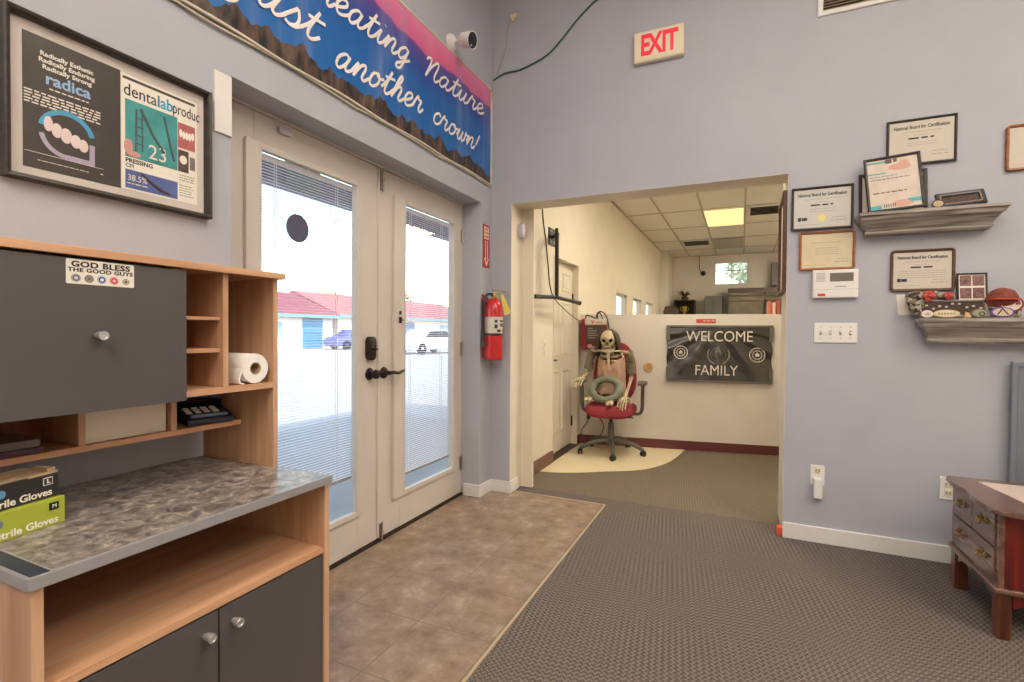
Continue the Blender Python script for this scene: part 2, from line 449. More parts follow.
def banner_cloth():
    """painted sky and mountains: pink over violet over blue over brown rock"""
    m, nt, N, K, P = newmat('painted banner cloth')
    tc = N.new('ShaderNodeTexCoord'); sp = N.new('ShaderNodeSeparateXYZ'); K.new(tc.outputs['Object'], sp.inputs[0])
    def mth(op, a, b=None, c=None):
        n = N.new('ShaderNodeMath'); n.operation = op
        for i, v in enumerate((a, b, c)):
            if v is None: continue
            if isinstance(v, (int, float)): n.inputs[i].default_value = v
            else: K.new(v, n.inputs[i])
        return n.outputs[0]
    def nz(sx, sz, det=4):
        mp = N.new('ShaderNodeMapping'); mp.inputs['Scale'].default_value = (sx, 0, sz); K.new(tc.outputs['Object'], mp.inputs['Vector'])
        n = N.new('ShaderNodeTexNoise'); n.inputs['Scale'].default_value = 1; n.inputs['Detail'].default_value = det; K.new(mp.outputs[0], n.inputs['Vector'])
        return n.outputs['Fac']
    z = sp.outputs['Z']
    # sky bands with a wavy border
    zs = mth('ADD', z, mth('MULTIPLY', mth('SUBTRACT', nz(2.6, .3, 3), .5), .16))
    r = N.new('ShaderNodeValToRGB'); cr = r.color_ramp
    cr.elements[0].position = 0; cr.elements[0].color = L(24, 104, 176)
    cr.elements[1].position = 1; cr.elements[1].color = L(222, 124, 164)
    for p, c in ((.5, L(22, 92, 168)), (.62, L(40, 76, 156)), (.76, L(84, 70, 146)), (.79, L(96, 72, 146)), (.81, L(206, 98, 144)), (.9, L(218, 112, 154))):
        e = cr.elements.new(p); e.color = c
    K.new(mth('DIVIDE', zs, .66), r.inputs['Fac'])
    streak = nz(9, 1.2, 5)
    r2 = N.new('ShaderNodeValToRGB'); r2.color_ramp.elements[0].position = .5; r2.color_ramp.elements[0].color = (0, 0, 0, 1); r2.color_ramp.elements[1].position = .75; r2.color_ramp.elements[1].color = (.35, .35, .35, 1)
    K.new(streak, r2.inputs['Fac'])
    mx = N.new('ShaderNodeMix'); mx.data_type = 'RGBA'; K.new(r2.outputs['Color'], mx.inputs['Factor']); K.new(r.outputs['Color'], mx.inputs['A']); mx.inputs['B'].default_value = L(150, 164, 206)
    # rocky skyline along the foot
    ridge = mth('ADD', mth('MULTIPLY', nz(8, 0, 7), .24), -.045)
    rock = mth('LESS_THAN', z, ridge)
    rn = nz(26, 9, 6)
    r3 = N.new('ShaderNodeValToRGB'); r3.color_ramp.elements[0].position = .36; r3.color_ramp.elements[0].color = L(18, 16, 20); r3.color_ramp.elements[1].position = .74; r3.color_ramp.elements[1].color = L(116, 92, 80)
    K.new(rn, r3.inputs['Fac'])
    m2 = N.new('ShaderNodeMix'); m2.data_type = 'RGBA'; K.new(rock, m2.inputs['Factor']); K.new(mx.outputs['Result'], m2.inputs['A']); K.new(r3.outputs['Color'], m2.inputs['B'])
    K.new(m2.outputs['Result'], P.inputs['Base Color']); P.inputs['Roughness'].default_value = .45
    return m
M['banner'] = banner_cloth()
M['banner_white'] = mat('white banner paint', L(236, 230, 226), .5)
M['rope'] = mat('off white hem', L(206, 198, 180), .7, var=.1)
M['vinyl_black'] = mat('black shiny vinyl', L(46, 44, 44), .27, spec=1.0, coat=.5)
M['silver_ink'] = mat('silver white print', L(222, 214, 204), .5)
M['grey_ink2'] = mat('mid grey print', L(120, 114, 110), .4)

# ------------------------------------------------------------------ room shell
H = 3.70                     # ceiling of the front room
XR, YF = 5.4, -5.6           # right wall, wall behind the camera
b = B(); box(b, 0, XR, YF, .2, -.12, 0); struct('floor', b, M['carpet'])
b = B(); box(b, -.25, .83, -2.9, .06, -.02, .004); struct('floor_tile', b, M['tile'])
b = B(); box(b, .828, .836, -2.9, .062, -.01, .007, .001); box(b, .16, .836, .056, .064, -.01, .007, .001); struct('trim_1', b, mat('tile edge strip', L(188, 170, 140), .5))
b = B(); box(b, -.25, 4.2, .2, 8.3, -.12, 0); struct('floor_back_room', b, M['olive_carpet'])
b = B()
arc = [(.126, .62), (.30, .66), (.47, .75), (.66, .88), (.82, .985), (.95, 1.12), (1.05, 1.34), (1.11, 1.62), (1.15, 1.97)]
prism(b, [(p.x, p.y) for p in catmull([(x, y, 0) for x, y in arc])]+[(.126, 1.79)], -.01, .004, 'xy')
struct('floor_vinyl', b, M['vinyl'])
b = B(); box(b, -.25, XR, YF, .2, H, H+.1); struct('ceiling', b, M['ceiling'])

# left wall: solid parts around the recess of the double door
Y0, Y1, HR = -2.022, -.169, 2.048
b = B(); box(b, -.26, 0, YF, Y0, 0, H); box(b, -.26, 0, Y1, .2, 0, H); box(b, -.26, 0, Y0, Y1, HR, H); struct('wall_left', b, M['grey_wall'])
# back wall with the wide opening
XA, XB, HO = .154, 1.874, 2.06
b = B()
box(b, 0, XA, 0, .2, 0, H); box(b, XB, XR, 0, .2, 0, H); box(b, XA, XB, 0, .2, HO, H)
struct('wall_back', b, M['grey_wall'])
b = B(); box(b, XA-.03, .245, .2, .23, 0, 2.82); box(b, -.25, XA, .2, .235, 0, 2.82); struct('wall_return', b, M['cream_wall'])
b = B(); box(b, XB, 2.1, .2, .40, 0, 2.82); struct('wall_jamb', b, M['pale_wall'])
b = B(); box(b, XA, XA+.002, .001, .2, 0, HO); box(b, XB-.002, XB, .001, .2, 0, HO); box(b, XA, XB, .001, .2, HO-.002, HO); struct('trim_opening', b, M['cream_wall'])
b = B(); box(b, XR, XR+.1, YF, .2, 0, H); struct('wall_right', b, M['pale_wall'])
b = B(); box(b, -.26, XR+.1, YF-.1, YF, 0, H); struct('wall_front', b, M['pale_wall'])

# white skirting boards
def skirt(bm, pts, h=.088, t=.013):
    for (x0, y0), (x1, y1) in pts:
        box(bm, min(x0, x1)-(t if x0 == x1 and False else 0), max(x0, x1), min(y0, y1), max(y0, y1), 0, h, .003)
b = B()
box(b, 0, .013, Y1-.006, 0, .004, .088, .003); box(b, -.12, .013, Y1-.013, Y1, .004, .088, .003)
struct('baseboard_left', b, M['white_trim'])
b = B()
box(b, 0, XA+.013, -.013, 0, .004, .088, .003); box(b, XA, XA+.013, 0, .13, .004, .088, .003)
box(b, XB-.002, XR, -.015, 0, 0, .088, .004)
struct('baseboard_back', b, M['white_trim'])

# ------------------------------------------------------------------ double entrance door
def dbox(bm, y0, y1, x0, x1, z0, z1, bev=0): return box(bm, x0, x1, y0, y1, z0, z1, bev)
DX = -.143
b = B()
dbox(b, Y0, Y0+.02, -.22, DX+.004, 0, HR); dbox(b, Y1-.012, Y1, -.22, DX-.004, 0, HR); dbox(b, Y0, Y1, -.22, DX+.006, 2.037, HR)
struct('trim_2', b, M['door_paint'])
b = B(); dbox(b, Y0, Y1, -.25, DX+.012, 0, .018, .003); struct('trim_3', b, M['bronze'])
M['rail'] = mat('grey blind rail', L(150, 150, 156), .5)
def entrance_door(n, ya, yb, ly0, ly1, gy0, gy1, blind_z, lever, handed):
    zb, zt = .022, 2.034
    b = B(); x0, x1 = DX-.044, DX
    dbox(b, ya, gy0-.02, x0, x1, zb, zt, .002); dbox(b, gy1+.02, yb, x0, x1, zb, zt, .002)
    dbox(b, gy0-.02, gy1+.02, x0, x1, zb, .205, .0); dbox(b, gy0-.02, gy1+.02, x0, x1, 1.90, zt, .0)
    d = struct(n, b, M['door_paint'])
    # moulded lite frame standing proud on the room side
    b = B(); z0, z1 = .198, 1.916
    gz0, gz1 = .228, 1.886
    dbox(b, ly0, gy0, x1-.012, x1+.016, z0, z1, .004); dbox(b, gy1, ly1, x1-.012, x1+.012, z0, z1, .004)
    dbox(b, gy0, gy1, x1-.012, x1+.012, z0, gz0, .004); dbox(b, gy0, gy1, x1-.012, x1+.012, gz1, z1, .004)
    for yy in (ly0, gy0): dbox(b, yy-.004, yy+.004, x1, x1+.019, z0+.01, z1-.01, .002)
    f = obj('lite_frame', b, M['door_paint'], d)
    b = B(); dbox(b, (ly0+gy0)/2-.006, (ly0+gy0)/2+.006, x1+.014, x1+.030, 1.20, 1.235, .003); dbox(b, (ly0+gy0)/2-.014, (ly0+gy0)/2+.014, x1+.026, x1+.033, 1.213, 1.221, .002); dbox(b, (ly0+gy0)/2-.005, (ly0+gy0)/2+.005, x1+.016, x1+.026, 1.25, 1.27, .002)
    obj('blind_slider', b, M['bronze'], f)
    b = B(); dbox(b, gy0-.012, gy1+.012, x1-.014, x1-.010, .21, 1.895); obj('glass', b, M['glass'], d)
    b = B(); dbox(b, gy0-.012, gy1+.012, x1-.040, x1-.036, .21, 1.895); obj('glass', b, M['glass'], d)
    b = B(); yA, yB = gy0+.004, gy1-.004
    z = blind_z+.012; tl = R(3 if not lever else 12); ct, st = math.cos(tl), math.sin(tl)
    while z < 1.862:
        bx = x1-.025
        prism(b, [(bx-.006*ct, z+.006*st-.0004), (bx+.006*ct, z-.006*st-.0004), (bx+.006*ct, z-.006*st+.0004), (bx-.006*ct, z+.006*st+.0004)], yA, yB, 'xz')
        z += .0127
    bl = obj('blind', b, M['blind'], d)
    b = B(); dbox(b, yA-.002, yB+.002, x1-.033, x1-.016, 1.862, 1.885, .002); obj('head_rail', b, M['blind'], bl)
    b = B(); dbox(b, yA, yB, x1-.032, x1-.018, blind_z-.006, blind_z+.008, .003); obj('bottom_rail', b, M['rail'], bl)
    b = B()
    for yy in (yA+.10, yB-.10): dbox(b, yy-.0015, yy+.0015, x1-.0185, x1-.0178, blind_z, 1.865); dbox(b, yy-.0015, yy+.0015, x1-.0322, x1-.0315, blind_z, 1.865)
    obj('ladder_cord', b, M['blind'], bl)
    return d
dL = entrance_door('door_1', -1.998, -1.068, -1.866, -1.206, -1.802, -1.240, .402, False, 1)
dR = entrance_door('door_2', -1.062, -.183, -.945, -.262, -.848, -.302, .304, True, 1)
# astragal strip on the right hand leaf, gasket gap
b = B(); dbox(b, -1.075, -1.062, DX-.044, DX+.010, .03, 2.03, .003); obj('astragal', b, M['door_paint'], dR)
# lever handles
def lever(parent, y, z, sgn, name='lever_handle'):
    b = B(); T = Matrix.Translation((DX, y, z)) @ Matrix.Rotation(PI/2, 4, 'Y')
    lathe(b, [(.0, 0), (.031, 0), (.033, .004), (.03, .010), (.016, .014), (.012, .02), (.011, .045), (.0, .047)], 24, T)
    pts = [(DX+.044, y, z), (DX+.05, y+sgn*.03, z+.002), (DX+.05, y+sgn*.07, z-.004), (DX+.05, y+sgn*.10, z+.002), (DX+.048, y+sgn*.125, z+.008)]
    tube(b, catmull(pts, 5), [.011, .010, .009, .008, .006], 10)
    return obj(name, b, M['bronze'], parent, smooth=True)
lever(dR, -1.02, .925, 1)
b = B(); T = Matrix.Translation((DX, -1.135, .927)) @ Matrix.Rotation(PI/2, 4, 'Y')
lathe(b, [(.0, 0), (.031, 0), (.033, .004), (.03, .010), (.016, .014), (.013, .03), (.02, .036), (.026, .046), (.024, .056), (.012, .06), (0, .06)], 24, T)
obj('door_knob', b, M['bronze'], dL, smooth=True)
b = B(); prism(b, [(-1.137+p[0], 1.062+p[1]) for p in rrect(.058, .125, .02, 6)], DX, DX+.026, 'yz', .004)
o = obj('deadbolt', b, M['bronze'], dL, smooth=True)
b = B(); box(b, DX+.026, DX+.05, -1.145, -1.120, 1.053, 1.063, .003); obj('thumb_turn', b, M['dark_metal'], o)
# hinges on the right jamb, surface bolts top and bottom, contact sensor
for z in (1.822, 1.035, .232):
    b = B(); lathe(b, [(.007, -.05), (.007, .05)], 10, Matrix.Translation((DX+.006, Y1-.008, z))); box(b, DX-.002, DX+.002, Y1-.03, Y1-.008, z-.048, z+.048)
    obj('hinge', b, M['steel'], dR, smooth=True)
for z, n in ((1.975, 'flush_bolt'), (.048, 'flush_bolt')):
    b = B(); box(b, DX, DX+.008, -1.054, -1.030, z-.055, z+.05, .002); tube(b, [(DX+.014, -1.042, z-.06), (DX+.014, -1.042, z+.06)], .005, 8); box(b, DX+.006, DX+.02, -1.05, -1.034, z-.012, z+.012, .002)
    obj(n, b, M['steel'], dR)
b = B(); box(b, DX, DX+.022, -1.715, -1.655, 1.985, 2.012, .004); o = tag(obj('contact_sensor', b, M['lavender']), 'small lavender white door contact sensor at the top of the left glass door', 'sensor'); origin_to(o, (DX+.01, -1.685, 1.998))
b = B(); T = Matrix.Translation((DX-.0095, -1.595, 1.607)) @ Matrix.Rotation(PI/2, 4, 'Y'); lathe(b, [(.0, 0), (.062, 0), (.062, .001), (0, .001)], 32, T)
o = tag(obj('round_sticker', b, mat('slate blue sticker', L(82, 84, 112), .6)), 'round slate blue sticker on the glass of the left entrance door', 'sticker'); origin_to(o, (DX-.0095, -1.595, 1.607))

# white strip stuck at the corner of the recess
b = B(); box(b, -.002, .008, -2.088, -2.024, 1.832, 2.04, .002); o = tag(obj('door_corner_strip', b, M['white']), 'plain white plastic strip stuck on the wall beside the left entrance door', 'strip'); origin_to(o, (0, -2.055, 1.83))

# ------------------------------------------------------------------ back room shell
LW = .125
def lwall(bm, y0, y1, z0, z1): box(bm, -.26 if y1 <= WN[0][0] else .03, LW, y0, y1, z0, z1)
WN = [(3.40, 4.12), (4.53, 5.26), (5.68, 6.42)]
WZ0, WZ1 = 1.05, 1.70
b = B(); lwall(b, .235, .955, 0, 2.82); lwall(b, .955, 1.705, 1.835, 2.82); lwall(b, 1.705, WN[0][0], 0, 2.82)
box(b, -.26, .02, .955, 1.705, 0, 1.835)
for i, (a, c) in enumerate(WN):
    lwall(b, a, c, 0, WZ0); lwall(b, a, c, WZ1, 2.82); lwall(b, c, WN[i+1][0] if i < 2 else 8.2, 0, 2.82)
struct('wall_left_back_room', b, M['cream_wall'])
for i, (a, c) in enumerate(WN):
    b = B()
    for y0, y1, z0, z1 in ((a, a+.03, WZ0, WZ1), (c-.03, c, WZ0, WZ1), (a, c, WZ0, WZ0+.03), (a, c, WZ1-.03, WZ1)): box(b, .04, .08, y0, y1, z0, z1)
    w = struct('window_%d' % (i+1), b, M['white_trim'])
    b = B(); box(b, .058, .062, a+.02, c-.02, WZ0+.02, WZ1-.02); obj('pane', b, M['glass'], w)
b = B()
wx0, wx1, wz0, wz1 = 1.104, 1.762, 2.185, 2.665
box(b, -.26, wx0, 8.2, 8.4, 0, 2.82); box(b, wx1, 4.2, 8.2, 8.4, 0, 2.82); box(b, wx0, wx1, 8.2, 8.4, 0, wz0); box(b, wx0, wx1, 8.2, 8.4, wz1, 2.82)
struct('wall_far', b, M['pale_wall'])
b = B()
for x0, x1, z0, z1 in ((wx0, wx0+.025, wz0, wz1), (wx1-.025, wx1, wz0, wz1), (wx0, wx1, wz0, wz0+.025), (wx0, wx1, wz1-.025, wz1), ((wx0+wx1)/2-.01, (wx0+wx1)/2+.01, wz0, wz1), (wx0, wx1, 2.475, 2.495)): box(b, x0, x1, 8.26, 8.3, z0, z1)
w = struct('window_4', b, M['white_trim'])
b = B(); box(b, wx0+.02, wx1-.02, 8.278, 8.284, wz0+.02, wz1-.02); obj('pane', b, M['glass'], w)
b = B(); box(b, LW, .262, 7.35, 8.2, 0, 2.82); struct('wall_pier', b, M['pale_wall'])
b = B(); box(b, 4.2, 4.3, .2, 8.3, 0, 2.82); struct('wall_right_back_room', b, M['cream_wall'])
b = B(); box(b, 2.0, 4.2, .2, .22, 0, 2.82); struct('wall_front_back_room', b, M['cream_wall'])
b = B(); box(b, -.26, 4.2, .2, 8.3, 2.82, 2.92); ce = struct('ceiling_back_room', b, M['tile_ceiling'])
b = B()
for x in (.605, 1.14, 1.665, 2.20, 2.73, 3.26, 3.79): box(b, x-.011, x+.011, .23, 8.2, 2.812, 2.8205)
for y in (.66, 1.76, 2.86, 3.955, 5.08, 6.2, 7.3): box(b, LW, 4.2, y-.011, y+.011, 2.813, 2.8208)
box(b, LW, LW+.02, .23, 8.2, 2.808, 2.8205); box(b, LW, 4.2, 8.18, 8.2, 2.808, 2.8205)
struct('trim_ceiling_grid', b, M['tbar'])
# low partition, slightly turned
b = B(); x0, x1, HP = .12, 2.9, 1.343
prism(b, [(x0, hwy(x0)), (x1, hwy(x1)), (x1, hwy(x1)+.12), (x0, hwy(x0)+.12)], 0, HP, 'xy'); struct('wall_partition', b, M['pale_wall'])
b = B(); prism(b, [(LW+.01, hwy(LW+.01)-.012), (x1, hwy(x1)-.012), (x1, hwy(x1)), (LW+.01, hwy(LW+.01))], .004, .092, 'xy'); struct('baseboard_partition', b, M['red_base'])
b = B(); box(b, LW, LW+.02, .235, .945, 0, .105, .004); struct('baseboard_left_back_room', b, M['brown_base'])
b = B(); box(b, LW, LW+.013, 1.705, 1.80, .004, .10, .003); box(b, .02, LW+.013, 1.700, 1.712, .004, .10, .002); struct('baseboard_corner', b, M['red_base'])
# six panel door in the left wall
b = B(); box(b, .025, .062, .965, 1.695, .02, 1.83)
d3 = struct('door_3', b, M['panel_door'])
for (ya, yb) in ((1.045, 1.29), (1.37, 1.615)):
    for (za, zb) in ((.20, .80), (.93, 1.45), (1.55, 1.74)):
        b = B(); T = Matrix.Translation((.062, (ya+yb)/2, (za+zb)/2)) @ Matrix.Rotation(PI/2, 4, 'Z')
        ring(b, yb-ya, zb-za, [(0, 0), (.012, .009), (.03, .002), (.036, .0)]); box(b, -(yb-ya)/2+.036, (yb-ya)/2-.036, -.006, 0, -(zb-za)/2+.036, (zb-za)/2-.036, .004)
        obj('door_panel', b, M['panel_door'], d3, xf=T)
b = B(); T = Matrix.Translation((.062, 1.03, .90)) @ Matrix.Rotation(PI/2, 4, 'Y'); lathe(b, [(0, 0), (.028, 0), (.028, .006), (.012, .01), (.011, .04), (0, .04)], 16, T); tube(b, [(.098, 1.03, .90), (.10, 1.08, .90), (.10, 1.13, .897)], .009, 8)
obj('door_handle', b, M['dark_metal'], d3, smooth=True)
for z in (.25, 1.5):
    b = B(); lathe(b, [(.008, -.05), (.008, .05)], 10, Matrix.Translation((.07, 1.692, z))); obj('hinge', b, M['dark_metal'], d3, smooth=True)
b = B(); box(b, .02, .13, .955, .965, 0, 1.835); box(b, .02, .128, 1.695, 1.705, 0, 1.835); box(b, .02, .128, .955, 1.705, 1.83, 1.842); struct('trim_4', b, M['panel_door'])
b = B(); box(b, .02, .14, .955, 1.705, .0, .012, .003); struct('trim_5', b, M['dark_metal'])

# ------------------------------------------------------------------ ceiling lights and added fill panels
def ceiling_light(label, x0, x1, y0, y1, z, col, strength, rim=.02, hole=True):
    t = thing('ceiling_light', label, 'ceiling light', ((x0+x1)/2, (y0+y1)/2, z))
    b = B(); T = Matrix.Rotation(-PI/2, 4, 'X')
    w, h = x1-x0, y1-y0
    for a in ((-w/2, -w/2+rim, -h/2, h/2), (w/2-rim, w/2, -h/2, h/2), (-w/2, w/2, -h/2, -h/2+rim), (-w/2, w/2, h/2-rim, h/2)): box(b, a[0], a[1], a[2], a[3], -.014, 0, .002)
    obj('light_frame', b, M['white'], t)
    b = B(); box(b, -w/2+rim, w/2-rim, -h/2+rim, h/2-rim, -.010, -.001); obj('diffuser', b, emit('lit diffuser', col, strength), t)
    return t
warm = (1, .89, .75, 1)
ceiling_light('bright yellow fluorescent ceiling panel in the back room above the low partition', 1.15, 1.655, 3.97, 5.07, 2.812, (1, .80, .34, 1), .82, .01)
ceiling_light('fluorescent ceiling panel just behind the wide opening header', 1.15, 1.655, .70, 1.75, 2.812, (1, .88, .68, 1), 19.0)
ceiling_light('added unseen fill light panel on the right side of the back room', 2.74, 3.25, 5.10, 6.18, 2.812, (1, .88, .68, 1), 42.0)  # unseen, made strong to light the room in place of the dim panel
ceiling_light('added unseen fill light panel behind the right jamb of the opening', 2.74, 3.25, 2.90, 3.92, 2.812, (1, .88, .68, 1), 36.0)  # added out of view to brighten the back room
ceiling_light('long ceiling light panel of the front room nearer the entrance door', 1.0, 2.4, -2.2, -1.4, H, warm, 8.0)
ceiling_light('added unseen fill light panel of the front room above the right side', 3.2, 4.6, -2.2, -1.4, H, warm, 8.0)  # unseen, added to flatten the front room lighting
ceiling_light('added unseen fill light panel of the front room behind the viewer', .9, 2.6, -4.9, -3.9, H, warm, 12.0)  # added out of view as frontal fill from behind the camera
ceiling_light('added unseen fill light panel in the rear right corner of the front room', 3.3, 5.0, -3.5, -2.5, H, warm, 10.5)  # unseen extra fill, added to light the back wall from the front

# ------------------------------------------------------------------ desk with counter
KNOB = [(0, 0), (.007, 0), (.007, .007), (.0100, .008), (.0104, .012), (.0104, .025), (.0096, .0265), (.0065, .0265), (.0055, .0255), (0, .0255)]
t = thing('desk_cabinet', 'light wood desk cabinet with charcoal doors under a mottled stone-look counter', 'desk', (.31, -2.46, 0))
dx0, dx1, dy0, dy1, dz = .03, .556, -2.795, -2.123, .735
def wbox(name, m, parent, *a, bev=.001, **k):
    b = B(); box(b, *a, bev); return obj(name, b, m, parent, world=True, **k)
wbox('side_panel', M['maple_v'], t, dx0, dx1+.006, dy0, dy0+.018, 0, .714)
wbox('side_panel', M['maple_v'], t, dx0, dx1+.006, dy1-.018, dy1, 0, .714)
wbox('back_panel', M['shaded_maple'], t, dx0, dx0+.012, dy0+.018, dy1-.018, .05, .714)
wbox('shelf', M['maple_h'], t, dx0+.012, dx1+.002, dy0+.018, dy1-.018, .513, .531)
wbox('bottom_panel', M['maple_h'], t, dx0+.012, dx1-.02, dy0+.018, dy1-.018, .06, .078)
wbox('plinth', M['charcoal'], t, dx1-.06, dx1-.045, dy0+.018, dy1-.018, 0, .06)
c = wbox('counter', M['laminate'], t, .022, .566, -2.766, -2.1245, .715, dz, bev=.0008)
wbox('dark_inset', mat('dark glossy strip', L(46, 54, 70), .38), c, .022, .568, -2.795, -2.768, .716, dz-.0005)
b = B(); box(b, .566, .573, -2.803, -2.122, .713, .736, .0015); box(b, .022, .568, -2.803, -2.7955, .713, .7349, .0015); box(b, .022, .567, -2.1245, -2.122, .713, .7349, .001); box(b, .36, .568, -2.7685, -2.7655, .733, .7352)
obj('edging', b, M['alu'], c, world=True)
ym = -2.457
for ya, yb, yk in ((dy0+.019, ym-.002, ym-.032), (ym+.002, dy1-.019, ym+.036)):
    d = wbox('door', M['charcoal'], t, dx1-.018, dx1, ya, yb, .062, .508)
    b = B(); T = Matrix.Translation((dx1, yk, .463)) @ Matrix.Rotation(PI/2, 4, 'Y')
    lathe(b, KNOB, 20, T)
    obj('knob', b, M['knob'], d, smooth=True, world=True)

# ------------------------------------------------------------------ hutch standing on the counter
t = thing('desk_hutch', 'light wood hutch with charcoal flap door and open cubbies standing on the desk counter', 'hutch', (.18, -2.46, dz))
hx0, hx1, hy0, hy1, ht = .02, .352, -2.805, -2.124, 1.327
wbox('side_panel', M['maple_v'], t, hx0, hx1, hy1-.016, hy1, dz, 1.309)
wbox('side_panel', M['maple_v'], t, hx0, hx1, hy0, hy0+.016, dz, 1.309)
wbox('top_board', M['maple_h'], t, hx0, .372, hy0-.012, -2.112, 1.309, ht)
wbox('back_panel', M['shaded_maple'], t, hx0, hx0+.008, hy0+.016, hy1-.016, .856, 1.309)
wbox('long_shelf', M['maple_h'], t, hx0+.008, hx1, hy0+.016, hy1-.016, .979, .996)
wbox('low_shelf', M['maple_h'], t, hx0+.008, .206, hy0+.016, hy1-.016, .856, .871)
wbox('divider', M['maple_v'], t, hx0+.008, hx1, -2.302, -2.286, .996, 1.309)
wbox('divider', M['maple_v'], t, hx0+.008, hx1-.02, -2.425, -2.411, .996, 1.309)
wbox('cubby_shelf', M['maple_h'], t, hx0+.008, hx1-.012, -2.411, -2.302, 1.180, 1.189)
wbox('cubby_shelf', M['maple_h'], t, hx0+.008, hx1-.012, -2.411, -2.302, 1.092, 1.103)
for y in (-2.566, -2.351): wbox('divider', M['maple_v'], t, hx0+.008, .205, y, y+.015, .871, .979)
d = wbox('flap_door', M['charcoal'], t, hx1-.004, hx1+.013, hy0+.002, -2.409, .973, 1.303)
b = B(); T = Matrix.Translation((hx1+.013, -2.602, 1.139)) @ Matrix.Rotation(PI/2, 4, 'Y')
lathe(b, KNOB, 20, T)
obj('knob', b, M['knob'], d, smooth=True, world=True)
b = B(); T = Matrix.Translation((.16, hy1-.016, 1.285)) @ Matrix.Rotation(PI/2, 4, 'X'); lathe(b, [(0, 0), (.007, 0), (.007, .006), (.003, .008), (0, .008)], 14, T)
obj('cam_fitting', b, M['knob'], t, smooth=True, world=True)

# sticker on the flap door
t = thing('door_sticker', 'white sticker with five round emblems at the top edge of the charcoal flap door', 'sticker', (hx1+.0135, -2.594, 1.275), LEFT)
b = B(); prism(b, rrect(.128, .052, .003), -.0008, 0); obj('sticker_sheet', b, M['paper'], t)
text('lettering', 'GOD BLESS', .0165, M['ink'], t, 0, .0155, .001, bold=.0006, sx=1.25, spacing=1.08)
text('lettering', 'THE GOOD GUYS', .0118, M['ink'], t, 0, .0035, .001, bold=.0004, sx=1.22, spacing=1.08)
for i, (c1, c2) in enumerate((((96, 104, 118), (206, 206, 206)), ((150, 140, 122), (112, 108, 100)), ((28, 66, 148), (226, 230, 240)), ((206, 62, 72), (236, 190, 190)), ((196, 186, 176), (90, 84, 80)))):
    x = -.047+.0235*i; q = .0085 if i < 4 else .007
    b = B(); disc(b, x, -.0135, q, -.0014, -.0006); e = obj('emblem', b, mat('emblem ground', L(*c1), .6), t)
    b = B(); annulus(b, x, -.0135, q*.80, q*.92, -.0018, -.0012); disc(b, x, -.0135, q*.42, -.0018, -.0012, 5 if i % 2 else 12); obj('emblem_mark', b, mat('emblem mark', L(*c2), .6), e)

# things in the hutch
b = B(); ax, az = -2.205, 1.036+.0
t = thing('paper_towel_roll', 'white paper towel roll lying in the right hand open bay of the hutch', 'paper towels', (.235, -2.196, .996))
T = Matrix.Translation((0, 0, .045)) @ Matrix.Rotation(PI/2, 4, 'Y')
prof = [(.018, -.11), (.043, -.11), (.044, -.105), (.044, .105), (.043, .11), (.018, .11), (.018, -.11)]
n = 36; rings = []
for r, z in prof[:-1]:
    rings.append([b.verts.new(T @ Vector((r*math.cos(2*PI*k/n), r*math.sin(2*PI*k/n)*(.99 if r > .03 else 1), z))) for k in range(n)])
for i in range(len(rings)):
    A, C = rings[i], rings[(i+1) % len(rings)]
    for k in range(n): b.faces.new((A[k], A[(k+1) % n], C[(k+1) % n], C[k]))
obj('roll', b, M['tissue'], t, smooth=True)
b = B(); n = 24; rr = []
for x in (-.111, .1105):
    rr.append([[b.verts.new((x, r*math.cos(2*PI*k/n), .045+r*math.sin(2*PI*k/n))) for k in range(n)] for r in (.0165, .0185)])
for k in range(n):
    j = (k+1) % n
    for A, C in ((rr[0][0], rr[1][0]), (rr[1][0], rr[1][1]), (rr[1][1], rr[0][1]), (rr[0][1], rr[0][0])): b.faces.new((A[k], A[j], C[j], C[k]))
obj('core_tube', b, M['card'], t, smooth=True)
b = B()
prism(b, [(-.041, .052), (-.046, .044), (-.055, .018), (-.051, .003), (-.036, .0015), (-.034, .004), (-.047, .006), (-.050, .018), (-.042, .042), (-.038, .05)], -.11, .11, 'yz'); obj('loose_sheet', b, M['tissue'], t, smooth=True)

t = thing('desk_phone', 'dark navy desk phone on the low shelf at the right end of the hutch', 'phone', (.130, -2.214, .871), R(-16))
b = B(); prism(b, [(-.078, 0), (.078, 0), (.078, .018), (.04, .030), (-.06, .052), (-.078, .045)], -.062, .062, 'xz', .006)
obj('phone_base', b, M['navy'], t, smooth=True, xf=Matrix.Rotation(0, 4, 'Z'))
b = B(); tube(b, catmull([(-.045, -.082, .05), (-.052, -.06, .066), (-.052, 0, .072), (-.052, .06, .066), (-.045, .082, .05)], 5), [.018, .015, .0125, .015, .018], 12); obj('handset', b, M['navy'], t, smooth=True)
b = B()
for i in range(3):
    for j in range(4):
        x = -.006+.018*i; y = -.045+.024*j; z = .0395-x*.22
        box(b, x-.006, x+.006, y-.008, y+.008, z-.008, z+.003, .002)
obj('keypad', b, M['white'], t)
b = B(); box(b, .045, .066, -.05, .05, .02, .031, .002); obj('index_strip', b, M['grey_label'], t)

